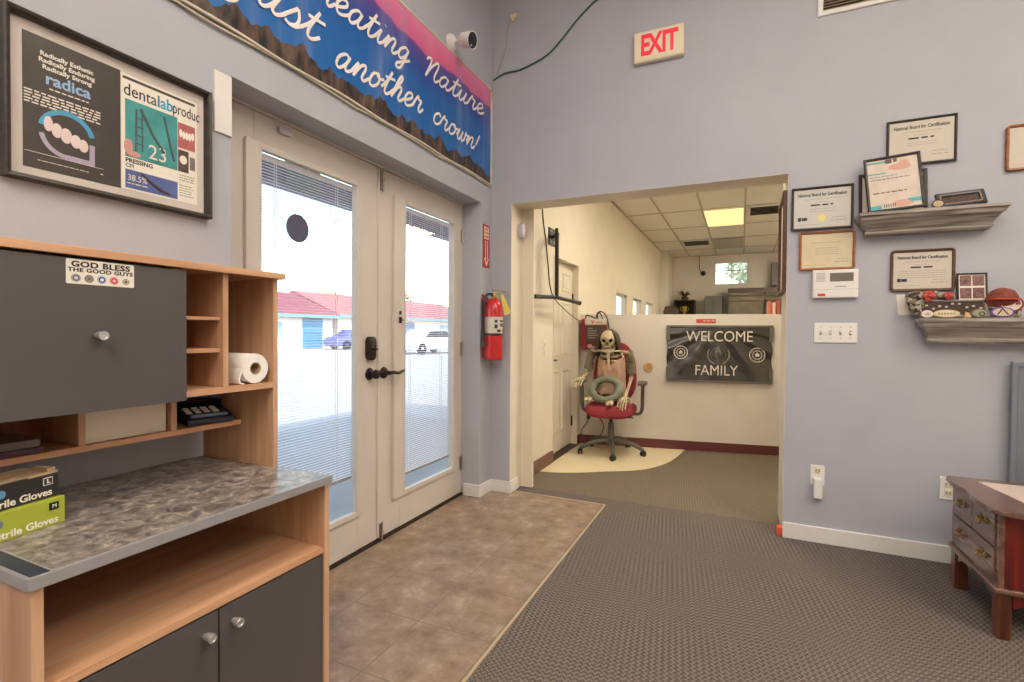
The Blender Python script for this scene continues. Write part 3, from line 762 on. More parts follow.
b = B(); prism(b, [(-2.552, .8712), (-2.356, .8712), (-2.356, .9775), (-2.552, .9775)], .06, .190, 'yz', .002)
o = tag(obj('storage_box', b, mat('cream white board', L(234, 228, 214), .6)), 'plain cream white box filling the middle low bay of the hutch', 'box'); origin_to(o, (.125, -2.454, .8712))
b = B(); box(b, .04, .198, -2.785, -2.628, .8712, .885, .003); o = tag(obj('purple_book', b, mat('plum book cover', L(86, 60, 88), .5)), 'plum coloured flat book under a grey tablet in the left low bay of the hutch', 'book'); origin_to(o, (.12, -2.70, .8712))
b = B(); prism(b, rrect(.15, .148, .01), .8855, .902, 'xy', .003); o = tag(obj('grey_tablet', b, mat('grey brown plastic', L(120, 110, 104), .4), xf=Matrix.Translation((.118, -2.703, 0))), 'grey flat tablet lying on the plum book in the left low bay', 'tablet'); origin_to(o, (.118, -2.703, .8855))
b = B(); prism(b, rrect(.05, .085, .014), .9025, .921, 'xy', .005); o = tag(obj('black_mouse', b, M['black'], smooth=True, xf=Matrix.Translation((.14, -2.735, 0))), 'small black mouse on top of the grey tablet', 'mouse'); origin_to(o, (.14, -2.735, .9025))

# glove boxes on the counter (front face turned a little to the door)
def glove_box(label, m, loc, rz, w, d, h, size, mark, logo, lid):
    t = thing('glove_box', label, 'glove box', loc, rz)
    b = B(); box(b, -w, 0, 0, d, 0, h, .0012); obj('carton', b, m, t)
    text('lettering', 'Nitrile Gloves', .0205, M['paper'], t, -.014, .012, .0008, align='RIGHT', bold=.0004, rot=0, sx=1.05)
    b = B(); box(b, -.031, -.013, -.0012, 0, h-.024, h-.008); k = obj('size_square', b, M['black'] if mark == 'M' else M['paper'], t)
    if mark == 'L':
        b = B(); box(b, -.0295, -.0145, -.0018, -.0002, h-.0225, h-.0095); obj('size_ground', b, M['black_box'], k)
    text('size_letter', mark, .012, M['paper'], k, -.022, h-.016, .0022, bold=.0006)
    b = B(); prism(b, [(x-.155 if mark == 'M' else x-.14, z+h*.62) for x, z in rrect(.085, .016, .007)], -.0012, 0); obj('brand_oval', b, logo, t)
    if lid:
        b = B(); box(b, -w+.002, -.002, .004, d-.004, h, h+.0012); box(b, -w*.62, -w*.28, .02, d-.03, h+.001, h+.002)
        obj('lid', b, M['kraft'], t)
        b = B(); prism(b, [(-w*.95, .03), (-w*.55, .02), (-w*.48, .05), (-w*.6, d-.02), (-w*.95, d-.03)], h+.0013, h+.003, 'xy'); obj('tear_opening', b, M['black'], t)
        b = B(); prism(b, [(-w*.25, .0), (-.003, .0), (-.003, -.002), (-w*.25, -.002)], h-.001, h+.004, 'xy'); prism(b, [(-.02, .004), (-.004, .004), (-.006, .05), (-.016, .05)], h+.001, h+.010, 'xy'); obj('torn_flap', b, M['kraft'], t)
    return t
a = R(90+13)
glove_box('lime green nitrile glove box, size M, at the bottom of the pair on the counter', M['green_box'], (.314, -2.640, dz+.0005), a, .235, .11, .057, .02, 'M', M['grey_label'], False)
glove_box('black nitrile glove box, size L, torn open on top of the green one', M['black_box'], (.302, -2.645, dz+.058), a, .235, .10, .052, .02, 'L', M['blue_label'], True)

# ------------------------------------------------------------------ framed poster on the left wall
t = on_left('framed_poster', 'large black framed dental magazine advert hanging above the hutch', 'picture', -2.3685, 1.735)
b = B(); ring(b, .520, .42, [(0, 0), (0, .026), (.004, .029), (.010, .027), (.014, .021), (.016, .010), (.016, 0)]); obj('frame', b, M['black_wood'], t)
b = B(); box(b, -.246, .246, -.004, 0, -.196, .196); obj('mat_board', b, mat('pale grey mat board', L(206, 198, 192), .75), t)
b = B(); box(b, -.218, -.002, -.0055, -.004, -.172, .166); pg = obj('dark_page', b, mat('black brown print', L(64, 58, 54), .4), t)
for i, s in enumerate(('Radically Esthetic', 'Radically Enduring', 'Radically Strong')):
    text('lettering', s, .0160, M['paper'], pg, -.126, .125-.0165*i, .0058, bold=.0004, sx=1.04)
text('lettering', 'radica', .041, mat('pale blue print', L(150, 186, 222), .4), pg, -.124, .064, .0058, bold=.0009, sx=1.0, label='pale blue lettering')
rnd = random.Random(3)
b = B(); lines(b, scribble(-.165, -.075, .040, .003, rnd, .012), .0056)
for k in range(5): lines(b, scribble(-.216, -.052, .022-.0075*k, .0035, rnd, .014), .0056)
obj('print_lines', b, M['paper'], pg)
b = B(); lines(b, scribble(-.19, -.08, -.150, .0018, rnd, .01), .0056); lines(b, [(-.216, -.045, -.132, .0012), (-.052, -.046, -.147, .003)], .0056); obj('footer_line', b, M['paper'], pg)
b = B(); annulus(b, -.127, -.066, .050, .062, -.0066, -.0056, R(12), R(170)); obj('blue_arc', b, mat('sky blue print', L(74, 160, 206), .4), pg)
b = B(); annulus(b, -.127, -.070, .050, .061, -.0066, -.0056, R(188), R(262)); prism(b, [(-.134, -.131), (-.066, -.131), (-.066, -.075), (-.078, -.075), (-.078, -.119), (-.134, -.119)], -.0066, -.0056); obj('mauve_arc', b, mat('mauve print', L(170, 160, 186), .4), pg)
b = B()
for k, (x, z, w, h) in enumerate(((-.168, -.050, .010, .020), (-.150, -.062, .012, .019), (-.130, -.069, .013, .020), (-.109, -.077, .012, .018), (-.092, -.083, .0115, .017))):
    ball(b, (x, -.0062, z), (w, .0012, h), 14, 8)
obj('printed_teeth', b, mat('printed tooth', L(222, 206, 204), .4), pg, smooth=True)
b = B(); box(b, 0, .221, -.0055, -.004, -.172, .163); mg = obj('magazine_page', b, M['paper'], t)
b = B(); box(b, .004, .214, -.0061, -.0055, .148, .156); obj('header_bar', b, mat('dark olive print', L(78, 72, 60), .4), mg)
text('lettering', 'dental', .050, M['ink'], mg, .005, .118, .006, align='LEFT', sx=.82)
text('lettering', 'lab', .050, mat('cyan print', L(46, 160, 200), .4), mg, .098, .118, .006, align='LEFT', sx=.82, bold=.0008, label='cyan lettering')
text('lettering', 'produc', .050, M['ink'], mg, .143, .118, .006, align='LEFT', sx=.60)
b = B(); box(b, .010, .158, -.0061, -.0055, -.075, .092); pc = obj('teal_picture', b, mat('teal print', L(66, 150, 152), .4, var=.25, vscale=14), mg)
b = B()
tube(b, [(.052, -.0065, .075), (.085, -.0065, .01), (.118, -.0065, -.035)], .004, 8); tube(b, [(.118, -.0065, .078), (.135, -.0065, .0), (.148, -.0065, -.05)], .0035, 8); tube(b, [(.040, -.0065, .070), (.038, -.0065, -.055)], .0025, 8); tube(b, [(.055, -.0065, .06), (.056, -.0065, -.05)], .002, 8)
for z in (.045, .02, -.005, -.03): tube(b, [(.036, -.0065, z), (.060, -.0065, z)], .002, 6)
obj('printed_instruments', b, mat('dark teal print', L(78, 96, 98), .4), pc)
b = B(); ball(b, (.018, -.0062, -.045), (.012, .0012, .022), 12, 8); ball(b, (.032, -.0062, -.064), (.02, .0012, .009), 12, 8); obj('printed_finger', b, mat('pink print', L(204, 150, 140), .4), pc, smooth=True)
text('lettering', '23', .062, M['paper'], pc, .098, -.045, .0085, sx=.9)
b = B(); box(b, .160, .214, -.0061, -.0055, .000, .080); q = obj('smile_picture', b, mat('pink red print', L(182, 100, 102), .4, var=.2, vscale=30), mg)
b = B()
for k in range(5): ball(b, (.168+.0095*k, -.0064, .043+(.004 if k in (0, 4) else 0)), (.0052, .0008, .013), 10, 8)
obj('printed_teeth', b, M['paper'], q, smooth=True)
b = B(); box(b, .160, .193, -.0061, -.0055, -.075, -.006); q = obj('jaw_picture', b, mat('dark brown print', L(86, 66, 58), .4, var=.3, vscale=40), mg)
b = B(); ball(b, (.176, -.0064, -.036), (.012, .0008, .014), 12, 8); obj('printed_teeth', b, M['paper'], q, smooth=True)
b = B(); box(b, .197, .214, -.0061, -.0055, -.062, -.02); obj('small_picture', b, mat('grey print', L(126, 120, 116), .4, var=.4, vscale=60), mg)
text('lettering', 'PRESSING', .0175, M['ink'], mg, .010, -.086, .006, align='LEFT', bold=.0004)
text('lettering', 'CPI', .0155, mat('green print', L(60, 130, 110), .5), mg, .010, -.101, .006, align='LEFT', bold=.0003)
b = B(); box(b, .010, .158, -.0061, -.0055, -.166, -.112); q = obj('blue_picture', b, mat('violet blue print', L(86, 104, 164), .4, var=.2, vscale=12), mg)
b = B(); tube(b, [(.052, -.0065, -.114), (.080, -.0065, -.135), (.110, -.0065, -.152), (.135, -.0065, -.157)], [.003, .005, .006, .003], 8); obj('printed_instrument', b, mat('dusky print', L(92, 76, 92), .4), q)
text('lettering', '38.5%', .025, M['paper'], q, .014, -.136, .0075, align='LEFT', sx=.9)
b = B(); lines(b, scribble(.014, .075, -.152, .003, rnd, .012), .0062); obj('print_lines', b, M['paper'], q)
b = B()
for k in range(3): lines(b, scribble(.164, .212, -.086-.008*k, .003, rnd, .010), .0056)
for k in range(5): lines(b, scribble(.164, .208, -.118-.008*k, .0025, rnd, .010), .0056)
obj('print_lines', b, M['ink_grey'], mg)
b = B(); box(b, -.246, .246, -.0165, -.0150, -.196, .196); obj('picture_glass', b, M['pic_glass'], t)

# ------------------------------------------------------------------ painted banner over the entrance
GL = {
 'e': ([[(0,.3),(.3,.42),(.58,.72),(.48,1),(.2,.9),(.1,.45),(.3,.02),(.6,.08),(.85,.35)]], .78),
 'a': ([[(.66,.82),(.42,1),(.12,.65),(.12,.15),(.34,.0),(.6,.45),(.68,.95)], [(.68,.95),(.6,.35),(.7,.03),(.88,.08),(1.05,.35)]], 1.0),
 't': ([[(.0,.3),(.22,.8),(.4,1.65)], [(.4,1.65),(.26,.55),(.32,.05),(.52,.02),(.75,.35)], [(.05,1.12),(.75,1.22)]], .7),
 'i': ([[(0,.3),(.24,.95)], [(.24,.95),(.2,.3),(.3,.02),(.45,.06),(.62,.35)], [(.36,1.38),(.38,1.42)]], .58),
 'n': ([[(0,.3),(.2,.95)], [(.2,.95),(.16,0)], [(.17,.1),(.38,.8),(.6,1.0),(.7,.75),(.64,.2),(.76,.0),(.9,.08),(1.06,.35)]], 1.02),
 'g': ([[(.66,.82),(.42,1),(.12,.65),(.12,.2),(.34,.05),(.6,.45),(.68,.95)], [(.68,.95),(.6,.0),(.5,-.62),(.24,-.72),(.2,-.45),(.6,-.05),(.98,.3)]], .95),
 'N': ([[(-.12,1.35),(-.02,1.62),(.18,1.6),(.2,1.1),(.1,0)], [(.1,0),(.3,.9),(.58,1.55),(.75,1.62),(.78,1.2),(.70,.4),(.8,.02),(.95,.08),(1.1,.35)]], 1.08),
 'u': ([[(0,.3),(.2,.95)], [(.2,.95),(.14,.25),(.3,.0),(.5,.25),(.68,.95)], [(.68,.95),(.6,.25),(.72,.0),(.88,.08),(1.04,.35)]], 1.0),
 'r': ([[(0,.3),(.22,1.08),(.34,.88),(.6,.86)], [(.6,.86),(.52,.25),(.62,.0),(.75,.06),(.9,.35)]], .86),
 'j': ([[(.0,.3),(.26,.95)], [(.26,.95),(.2,.1),(.08,-.6),(-.2,-.78),(-.28,-.5),(.1,-.08),(.52,.3)], [(.38,1.38),(.4,1.42)]], .5),
 's': ([[(0,.3),(.34,1.05)], [(.34,1.05),(.5,.6),(.5,.2),(.3,.0),(.08,.12)], [(.3,.0),(.5,.05),(.72,.35)]], .68),
 'o': ([[(.52,.98),(.2,.85),(.1,.4),(.22,.03),(.5,.08),(.68,.5),(.52,.98),(.48,.8),(.7,.72),(.95,.82)]], .9),
 'h': ([[(0,.3),(.35,1.0),(.5,1.62),(.36,1.75),(.24,1.2),(.12,0)], [(.13,.1),(.34,.8),(.56,1.0),(.66,.75),(.6,.2),(.72,.0),(.86,.08),(1.02,.35)]], .98),
 'c': ([[(.6,.78),(.44,1),(.14,.75),(.1,.25),(.3,.0),(.52,.06),(.75,.35)]], .7),
 'w': ([[(0,.3),(.2,.95)], [(.2,.95),(.14,.25),(.28,.0),(.46,.25),(.58,.9)], [(.58,.9),(.54,.25),(.68,.0),(.88,.35),(.9,.98),(1.0,.8),(1.2,.84)]], 1.12),
 'C': ([[(.95,1.45),(.72,1.68),(.3,1.35),(.1,.65),(.3,.05),(.68,.08),(1.0,.4)]], .98),
 '!': ([[(.3,1.62),(.12,.5)], [(.04,.08),(.05,.12)]], .4),
}
def cursive(bm, s, x0, x1, z0, z1, xh, w, depth, slant=.44):
    tot = sum(GL[c][1] for c in s); k = (x1-x0)/tot; x = 0
    for c in s:
        for st in GL[c][0]:
            pts = [(px, pz, 0) for px, pz in st]
            pts = catmull(pts, 5)
            out = []
            for p in pts:
                X = x0+(x+p.x)*k+slant*p.y*xh
                f = ((x+p.x)/tot); out.append((X, 0, z0+(z1-z0)*f+p.y*xh))
            tube(bm, out, w, 8)
        x += GL[c][1]
    return bm
t = on_left('painted_banner', 'long painted banner with white script, pink and blue sky, above the entrance door', 'banner', -1.42, 2.205)
bw, bh = 2.74, .66
b = B()
nu, nv = 90, 12
vv = [[b.verts.new((-bw/2+bw*i/nu, -.0125-.0018*math.sin(i*.55+j*.5)-.0012*math.sin(i*1.3), bh*j/nv+(.006*math.sin(i*.33) if j == 0 else 0))) for i in range(nu+1)] for j in range(nv+1)]
for j in range(nv):
    for i in range(nu): b.faces.new((vv[j][i], vv[j][i+1], vv[j+1][i+1], vv[j+1][i]))
g = bmesh.ops.extrude_face_region(b, geom=b.faces[:]); bmesh.ops.translate(b, vec=(0, .003, 0), verts=[v for v in g['geom'] if isinstance(v, bmesh.types.BMVert)])
cl = obj('cloth', b, M['banner'], t, smooth=True)
b = B(); tube(b, [(-bw/2+bw*i/60, -.014, -.004+.004*math.sin(i*.5)) for i in range(61)], .006, 8); tube(b, [(-bw/2+bw*i/60, -.010, -.020+.010*abs(math.sin(i*.21))) for i in range(61)], .004, 8)
tube(b, [(-bw/2, -.0090, bh), (bw/2, -.0090, bh)], .0090, 8); tube(b, [(bw/2, -.014, 0), (bw/2, -.014, bh)], .007, 8); tube(b, [(-bw/2, -.014, 0), (-bw/2, -.014, bh)], .007, 8)
obj('hem', b, M['rope'], t, smooth=True)
b = B(); O = 1.42
S = Matrix.Translation((0, -.0165, 0)) @ Matrix.Diagonal((1, .10, 1, 1))
b.free()
for args in (('Creating', -1.76+O, -1.02+O, .335, .368, .078, .0070, 0), ('Nature', -.875+O, -.185+O, .382, .428, .074, .0068, 0), ('just', -2.01+O, -1.65+O, .152, .152, .080, .0072, 0),
             ('another', -1.555+O, -.90+O, .108, .158, .078, .0070, 0), ('crown!', -.795+O, -.265+O, .155, .158, .072, .0066, 0)):
    b = B(); cursive(b, *args); obj('script_word', b, M['banner_white'], t, smooth=True, xf=S)
for x in (-.55, .2, .9, 1.36):
    b = B(); lathe(b, [(0, 0), (.006, 0), (.006, .004), (0, .005)], 12, Matrix.Translation((x, -.022, bh-.012)) @ Matrix.Rotation(PI/2, 4, 'X')); obj('eyelet', b, M['steel'], t)

# ------------------------------------------------------------------ security camera
t = on_left('security_camera', 'white bullet security camera on the wall above the banner near the corner', 'camera', -.575, 2.922)
b = B(); Ty = Matrix.Rotation(PI/2, 4, 'X'); lathe(b, [(0, 0), (.050, 0), (.050, .012), (.040, .026), (.018, .032), (.014, .04), (0, .04)], 24, Ty); obj('mount', b, M['white'], t, smooth=True)
b = B(); tube(b, [(0, -.035, 0), (.004, -.055, .002), (.006, -.078, .004)], .012, 10); obj('arm', b, M['white'], t, smooth=True)
ax = Vector((-.10, -.95, -.30)).normalized(); T = Matrix.Translation((.005, -.075, .004)) @ ax.to_track_quat('Z', 'Y').to_matrix().to_4x4()
b = B(); lathe(b, [(0, -.01), (.028, -.008), (.040, .01), (.045, .04), (.048, .075), (.049, .088), (.044, .088), (.044, .082), (0, .082)], 28, T); bd = obj('housing', b, M['white'], t, smooth=True)
b = B(); lathe(b, [(0, .082), (.0435, .082), (.0435, .0845), (0, .0845)], 28, T); fc = obj('front_face', b, M['black'], bd, smooth=True)
b = B(); lathe(b, [(.0, .084), (.016, .084), (.016, .089), (.011, .090), (0, .087)], 20, T); obj('lens', b, mat('lens glass', L(60, 54, 58), .1), fc, smooth=True)
b = B(); lathe(b, [(0, .0846), (.006, .0846), (.006, .087), (0, .087)], 12, T @ Matrix.Translation((0, -.028, 0))); obj('sensor_dot', b, M['white'], fc)

# ------------------------------------------------------------------ fire extinguisher and its sign
t = on_left('fire_extinguisher', 'red fire extinguisher with yellow tag hanging on the narrow wall by the opening', 'fire extinguisher', -.125, .957)
b = B(); C0 = Matrix.Translation((0, -.085, 0))
lathe(b, [(0, .006), (.048, 0), (.060, .006), (.061, .02), (.061, .34), (.058, .375), (.046, .405), (.028, .42), (.022, .428), (0, .428)], 32, C0); bd = obj('cylinder', b, M['red'], t, smooth=True)
b = B(); lathe(b, [(.0605, .188), (.0617, .188), (.0617, .300), (.0605, .300)], 32, C0); lb = obj('instruction_label', b, M['cream_paper'], bd, smooth=True)
b = B()
for k, (a0, z0, w, h, ) in enumerate(((-140, .27, .02, .02), (-100, .272, .034, .012), (-60, .268, .02, .024), (-140, .235, .022, .028), (-98, .245, .03, .022), (-58, .232, .024, .026), (-120, .205, .03, .016), (-75, .205, .03, .018))):
    a = R(a0); T = Matrix.Translation((0, -.085, z0)) @ Matrix.Rotation(a+PI/2, 4, 'Z'); q = [Vector((-w/2, -.0622, -h/2)), Vector((w/2, -.0622, -h/2)), Vector((w/2, -.0622, h/2)), Vector((-w/2, -.0622, h/2))]
    b.faces.new([b.verts.new(T @ p) for p in q])
obj('label_print', b, M['navy'], lb)
b = B(); lathe(b, [(.0608, .17), (.0635, .17), (.0635, .186), (.0608, .186)], 32, C0); obj('strap', b, M['black'], t, smooth=True)
b = B()
for z in (.135, .115): 
    T = Matrix.Translation((0, -.085, z)) @ Matrix.Rotation(R(35), 4, 'Z')
    prism(b, [(-.012, -.006), (.012, -.006), (.004, .006), (-.004, .006)], -.0622, -.0612)
obj('white_mark', b, M['paper'], bd, xf=Matrix.Translation((0, -.085, .12)) @ Matrix.Rotation(R(25), 4, 'Z'))
b = B(); lathe(b, [(0, .425), (.018, .425), (.018, .455), (.012, .465), (0, .465)], 16, C0); vl = obj('valve', b, M['brass'], t, smooth=True)
b = B(); box(b, -.012, .012, -.165, -.07, .462, .474, .003); obj('carry_handle', b, M['steel'], vl, xf=Matrix.Translation((0, -.085, .46)) @ Matrix.Rotation(R(-12), 4, 'X') @ Matrix.Rotation(R(50), 4, 'Z') @ Matrix.Translation((0, .085, -.46)))
b = B(); box(b, -.012, .012, -.175, -.07, .485, .496, .003); box(b, -.010, .010, -.09, -.075, .46, .49, .002); obj('squeeze_lever', b, M['steel'], vl, xf=Matrix.Translation((0, -.085, .48)) @ Matrix.Rotation(R(10), 4, 'X') @ Matrix.Rotation(R(50), 4, 'Z') @ Matrix.Translation((0, .085, -.48)))
b = B(); lathe(b, [(0, 0), (.015, 0), (.016, .006), (.014, .008), (0, .008)], 18, Matrix.Translation((-.01, -.103, .447)) @ Matrix.Rotation(PI/2, 4, 'X')); obj('gauge', b, M['gold'], vl, smooth=True)
b = B(); prism(b, [(.0, .45), (.018, .455), (.070, .345), (.066, .325), (.028, .31)], -.0015, 0); obj('inspection_tag', b, M['yellow_tag'], t, xf=Matrix.Translation((0, -.135, 0)) @ Matrix.Rotation(R(-52), 4, 'Z'))
b = B(); tube(b, catmull([(-.01, -.085, .45), (-.045, -.06, .455), (-.072, -.040, .41), (-.076, -.036, .32), (-.074, -.036, .22)], 6), .009, 10); hs = obj('hose', b, M['black'], t, smooth=True)
b = B(); lathe(b, [(.009, .225), (.012, .20), (.014, .10), (.017, .095), (0, .095)], 14, Matrix.Translation((-.074, -.036, 0))); obj('nozzle', b, M['black'], hs, smooth=True)
b = B(); tube(b, [(-.074, -.036, .415), (-.074, -.036, .455)], .008, 8); obj('red_tip', b, M['red_dark'], hs)
b = B(); box(b, -.02, .02, -.03, 0, .02, .44, .003); box(b, -.03, .03, -.06, 0, .40, .425, .003); obj('wall_bracket', b, M['red_dark'], t)

t = on_left('fire_sign', 'narrow red fire extinguisher arrow sign on the wall above the extinguisher', 'sign', -.09, 1.757)
b = B(); box(b, -.05, .05, -.004, 0, -.15, .15, .001); obj('sign_plate', b, mat('red sign', L(180, 44, 48), .4), t)
b = B()
prism(b, [(-.034, .05), (-.034, .135), (.034, .135), (.034, .05)], -.0052, -.004); 
for s in (-1, 1): prism(b, [(s*.012, .04), (s*.020, .04), (s*.020, -.085), (s*.036, -.085), (0, -.14), (0, -.125), (s*.018, -.095), (s*.012, -.095)], -.0052, -.004)
obj('arrow', b, M['paper'], t)
for i, s in enumerate(('FIRE', 'EXTIN', 'GUISHER')): text('lettering', s, (.028, .022, .016)[i], M['red_ink'], t, 0, .118-.026*i, .0056, bold=.0005, sx=.9)

# ------------------------------------------------------------------ things on the back wall
t = on_back('exit_sign', 'cream EXIT sign with red letters high on the wall above the opening', 'exit sign', 1.156, 2.934)
b = B(); box(b, -.150, .150, -.035, 0, -.094, .094, .006); obj('housing', b, mat('cream sign housing', L(226, 212, 188), .45), t)
b = B(); box(b, -.140, .140, -.0365, -.034, -.084, .084, .001); obj('face_plate', b, mat('cream sign face', L(232, 218, 192), .5), t)
for i, ch in enumerate('EXIT'): text('letter', ch, .175, M['exit_red'], t, (-.080, -.020, .034, .080)[i], 0, .0368, bold=.006, sx=.66)

t = on_back('wall_vent', 'white framed return air grille high on the wall at the top right', 'vent', 2.30, 3.09)
b = B(); ring(b, .60, .39, [(0, 0), (0, .008), (.004, .011), (.022, .012), (.026, .008), (.026, 0)]); box(b, -.008, .008, -.011, 0, -.18, .18); obj('frame', b, M['white_trim'], t)
b = B()
for k in range(22):
    z = -.165+.0155*k
    prism(b, [(-.012, z-.005), (-.002, z+.005), (-.001, z+.004), (-.011, z-.006)], -.28, .28, 'yz')
obj('louvres', b, mat('tan louvre paint', L(164, 148, 126), .5), t)
b = B(); box(b, -.28, .28, -.0012, 0, -.175, .175); obj('duct_backing', b, M['black_matte'], t)

b = B(); tube(b, catmull([(.004, -.0045, 2.955), (.10, -.008, 2.985), (.22, -.008, 2.985), (.40, -.008, 3.035), (.50, -.008, 3.105), (.62, -.008, 3.22), (.72, -.008, 3.30), (.765, -.006, 3.325)], 6), .0055, 8)
o = tag(obj('green_cable', b, M['cable_green'], smooth=True), 'dark green cable looping up the back wall from the corner', 'cable'); origin_to(o, (.40, 0, 3.03))
t = on_back('wire_junction', 'small cream wire junction high on the back wall by the corner', 'junction', .162, 3.365)
b = B(); box(b, -.026, .030, -.018, 0, -.015, .016, .004); box(b, -.016, .012, -.016, 0, -.034, .0, .003); obj('junction_body', b, M['cream_plastic'], t)
b = B(); ball(b, (-.024, -.008, .008), .008, 10, 8); obj('black_plug', b, M['black'], t)
b = B(); tube(b, catmull([(-.024, -.008, .006), (-.05, -.003, -.09), (-.06, -.003, -.2), (-.10, -.003, -.31), (-.13, -.003, -.38)], 5), .0016, 6); obj('thin_wire', b, M['ink_grey'], t)

rnd = random.Random(11)
def certificate(label, x, z, w, h, frame, fw, paper, rad=0, seal=None, logo=False, title=True, tilt=0, name='certificate', mirror=False):
    t = on_back(name, label, 'certificate', x, z); t.rotation_euler[1] = tilt
    b = B(); ring(b, w, h, [(0, 0), (0, .014), (.003, .018), (fw*.6, .017), (fw-.001, .011), (fw, 0)], rad); obj('frame', b, frame, t, smooth=bool(rad))
    iw, ih = w-2*fw, h-2*fw
    b = B(); box(b, -iw/2-.002, iw/2+.002, -.008, 0, -ih/2-.002, ih/2+.002); pg = obj('paper', b, paper, t)
    d = .0082
    if title: text('lettering', 'National Board for Certification', ih*.118, M['ink'], pg, 0, ih*.355, d, bold=.0006, sx=iw*.93/(ih*.118*13.9) if True else 1)
    b = B()
    lines(b, scribble(-iw*.30, iw*.32, ih*.24, .0022, rnd, .012), .008)
    if title: lines(b, scribble(-iw*.12, iw*.12, ih*.16, .002, rnd, .01), .008)
    for k in range(2 if title and not mirror else 4): lines(b, scribble(-iw*(.22 if not mirror else .42), iw*(.24 if not mirror else .42), -ih*(.02+.06*k)+(.0 if title else ih*.10), .002, rnd, .012), .008)
    lines(b, scribble(iw*.18, iw*.42, -ih*.26, .0022, rnd, .012), .008); lines(b, scribble(iw*.16, iw*.44, -ih*.34, .003, rnd, .02), .008)
    lines(b, scribble(-iw*.44, iw*.0, -ih*.42, .0018, rnd, .01), .008)
    obj('print_lines', b, M['ink_grey'], pg)
    b = B(); lines(b, scribble(-iw*.20, iw*.20, ih*.085, .008, rnd, .035), .008); 
    if title: obj('name_line', b, M['ink'], pg)
    else: b.free()
    if seal: 
        b = B(); disc(b, seal[0], seal[1], seal[2], -.0088, -.008, 20); obj('seal', b, mat('pale gold foil', L(226, 212, 140), .35, metal=.2), pg)
    if logo:
        b = B(); box(b, -iw*.43, -iw*.37, -.0088, -.008, -ih*.32, -ih*.22); box(b, -iw*.36, -iw*.26, -.0088, -.008, -ih*.31, -ih*.23); obj('logo_mark', b, M['navy'] if not mirror else M['ink'], pg)
    b = B(); box(b, -iw/2-.001, iw/2+.001, -.0105, -.0095, -ih/2-.001, ih/2+.001); obj('picture_glass', b, M['pic_glass'], t)
    return t
certificate('black framed certificate with a pale gold seal beside the top right of the opening', 2.036, 1.849, .292, .236, M['black_wood'], .013, M['cert_paper'], seal=(.0, -.055, .020), logo=True)
certificate('orange wood framed cream certificate directly above the white wall control', 2.062, 1.614, .262, .210, M['orange_wood'], .013, M['parchment'], rad=.012, title=False)
certificate('black framed certificate highest on the wall above the upper shelf', 2.466, 2.148, .288, .236, M['black_wood'], .012, M['cream_paper'])
certificate('brown framed certificate hanging between the two grey shelves', 2.481, 1.488, .266, .214, M['brown_wood'], .014, M['cream_paper'], rad=.018, logo=True, mirror=True)
certificate('orange wood framed certificate cut off by the right edge of the picture', 2.945, 2.06, .30, .22, M['orange_wood'], .014, M['cream_paper'], rad=.016, title=False)

t = on_back('wall_control', 'white rectangular wall control with a dark display under the orange framed certificate', 'control panel', 2.103, 1.430)
b = B(); box(b, -.106, .106, -.026, 0, -.077, .077, .006); obj('case', b, M['white'], t)
b = B(); box(b, -.026, .082, -.0268, -.0255, .012, .058, .001); obj('display', b, mat('grey display', L(112, 108, 100), .3), t)
b = B()
for k in range(7): box(b, -.090, -.048, -.0266, -.0255, .014+.007*k, .0165+.007*k)
obj('speaker_slots', b, M['ink_grey'], t)
b = B(); box(b, -.082, -.046, -.0266, -.0255, -.066, -.053); obj('red_logo', b, M['red_ink'], t)
b = B(); box(b, -.002, .05, -.0264, -.0255, -.018, -.014); box(b, -.106, .106, -.0265, -.0255, -.0305, -.0295); obj('door_seam', b, M['ink_grey'], t)

t = on_back('switch_plate', 'white four gang light switch plate under the wall control', 'light switch', 2.110, 1.163)
b = B(); box(b, -.101, .101, -.006, 0, -.055, .055, .004); obj('plate', b, M['white'], t)
for k in range(4):
    x = -.069+.046*k
    b = B(); box(b, x-.005, x+.005, -.007, -.004, -.012, .012); s = obj('switch_slot', b, M['ink_grey'], t)
    b = B(); prism(b, [(-.006, -.006), (-.017, -.004 if k % 2 else .010), (-.017, .003 if k % 2 else .014), (-.006, .008)], x-.0035, x+.0035, 'yz', .001); obj('toggle', b, M['white'], t)
    b = B()
    for z in (-.030, .030): disc(b, x, z, .003, -.0068, -.0055, 10)
    obj('screws', b, M['steel'], t)

t = on_back('wall_outlet', 'white wall outlet low on the blue grey wall beside the opening', 'outlet', 2.038, .374)
b = B(); box(b, -.034, .034, -.006, 0, -.056, .056, .004); obj('plate', b, M['white'], t)
b = B(); box(b, -.016, .016, -.009, -.005, .008, .042, .004); sk = obj('socket', b, M['cream_plastic'], t)
b = B(); box(b, -.009, -.005, -.0096, -.0085, .020, .034); box(b, .005, .009, -.0096, -.0085, .020, .034); disc(b, 0, .014, .003, -.0096, -.0085, 10); obj('slots', b, M['ink'], sk)
b = B(); box(b, 2.018, 2.060, -.045, -.0050, .252, .362, .006); o = tag(obj('plug_in_adapter', b, M['white']), 'white plug in unit in the lower socket of the outlet beside the opening', 'adapter'); origin_to(o, (2.04, -.0065, .31))
t = on_back('wall_outlet', 'white outlet plate behind the left edge of the small drawer table', 'outlet', 2.607, .378)
b = B(); box(b, -.034, .034, -.006, 0, -.058, .058, .004); obj('plate', b, M['white'], t)
for z in (-.022, .022):
    b = B(); box(b, -.015, .015, -.009, -.005, z-.015, z+.015, .004); sk = obj('socket', b, M['cream_plastic'], t)
    b = B(); box(b, -.008, -.005, -.0096, -.0085, z-.006, z+.007); box(b, .005, .008, -.0096, -.0085, z-.006, z+.007); obj('slots', b, M['ink'], sk)

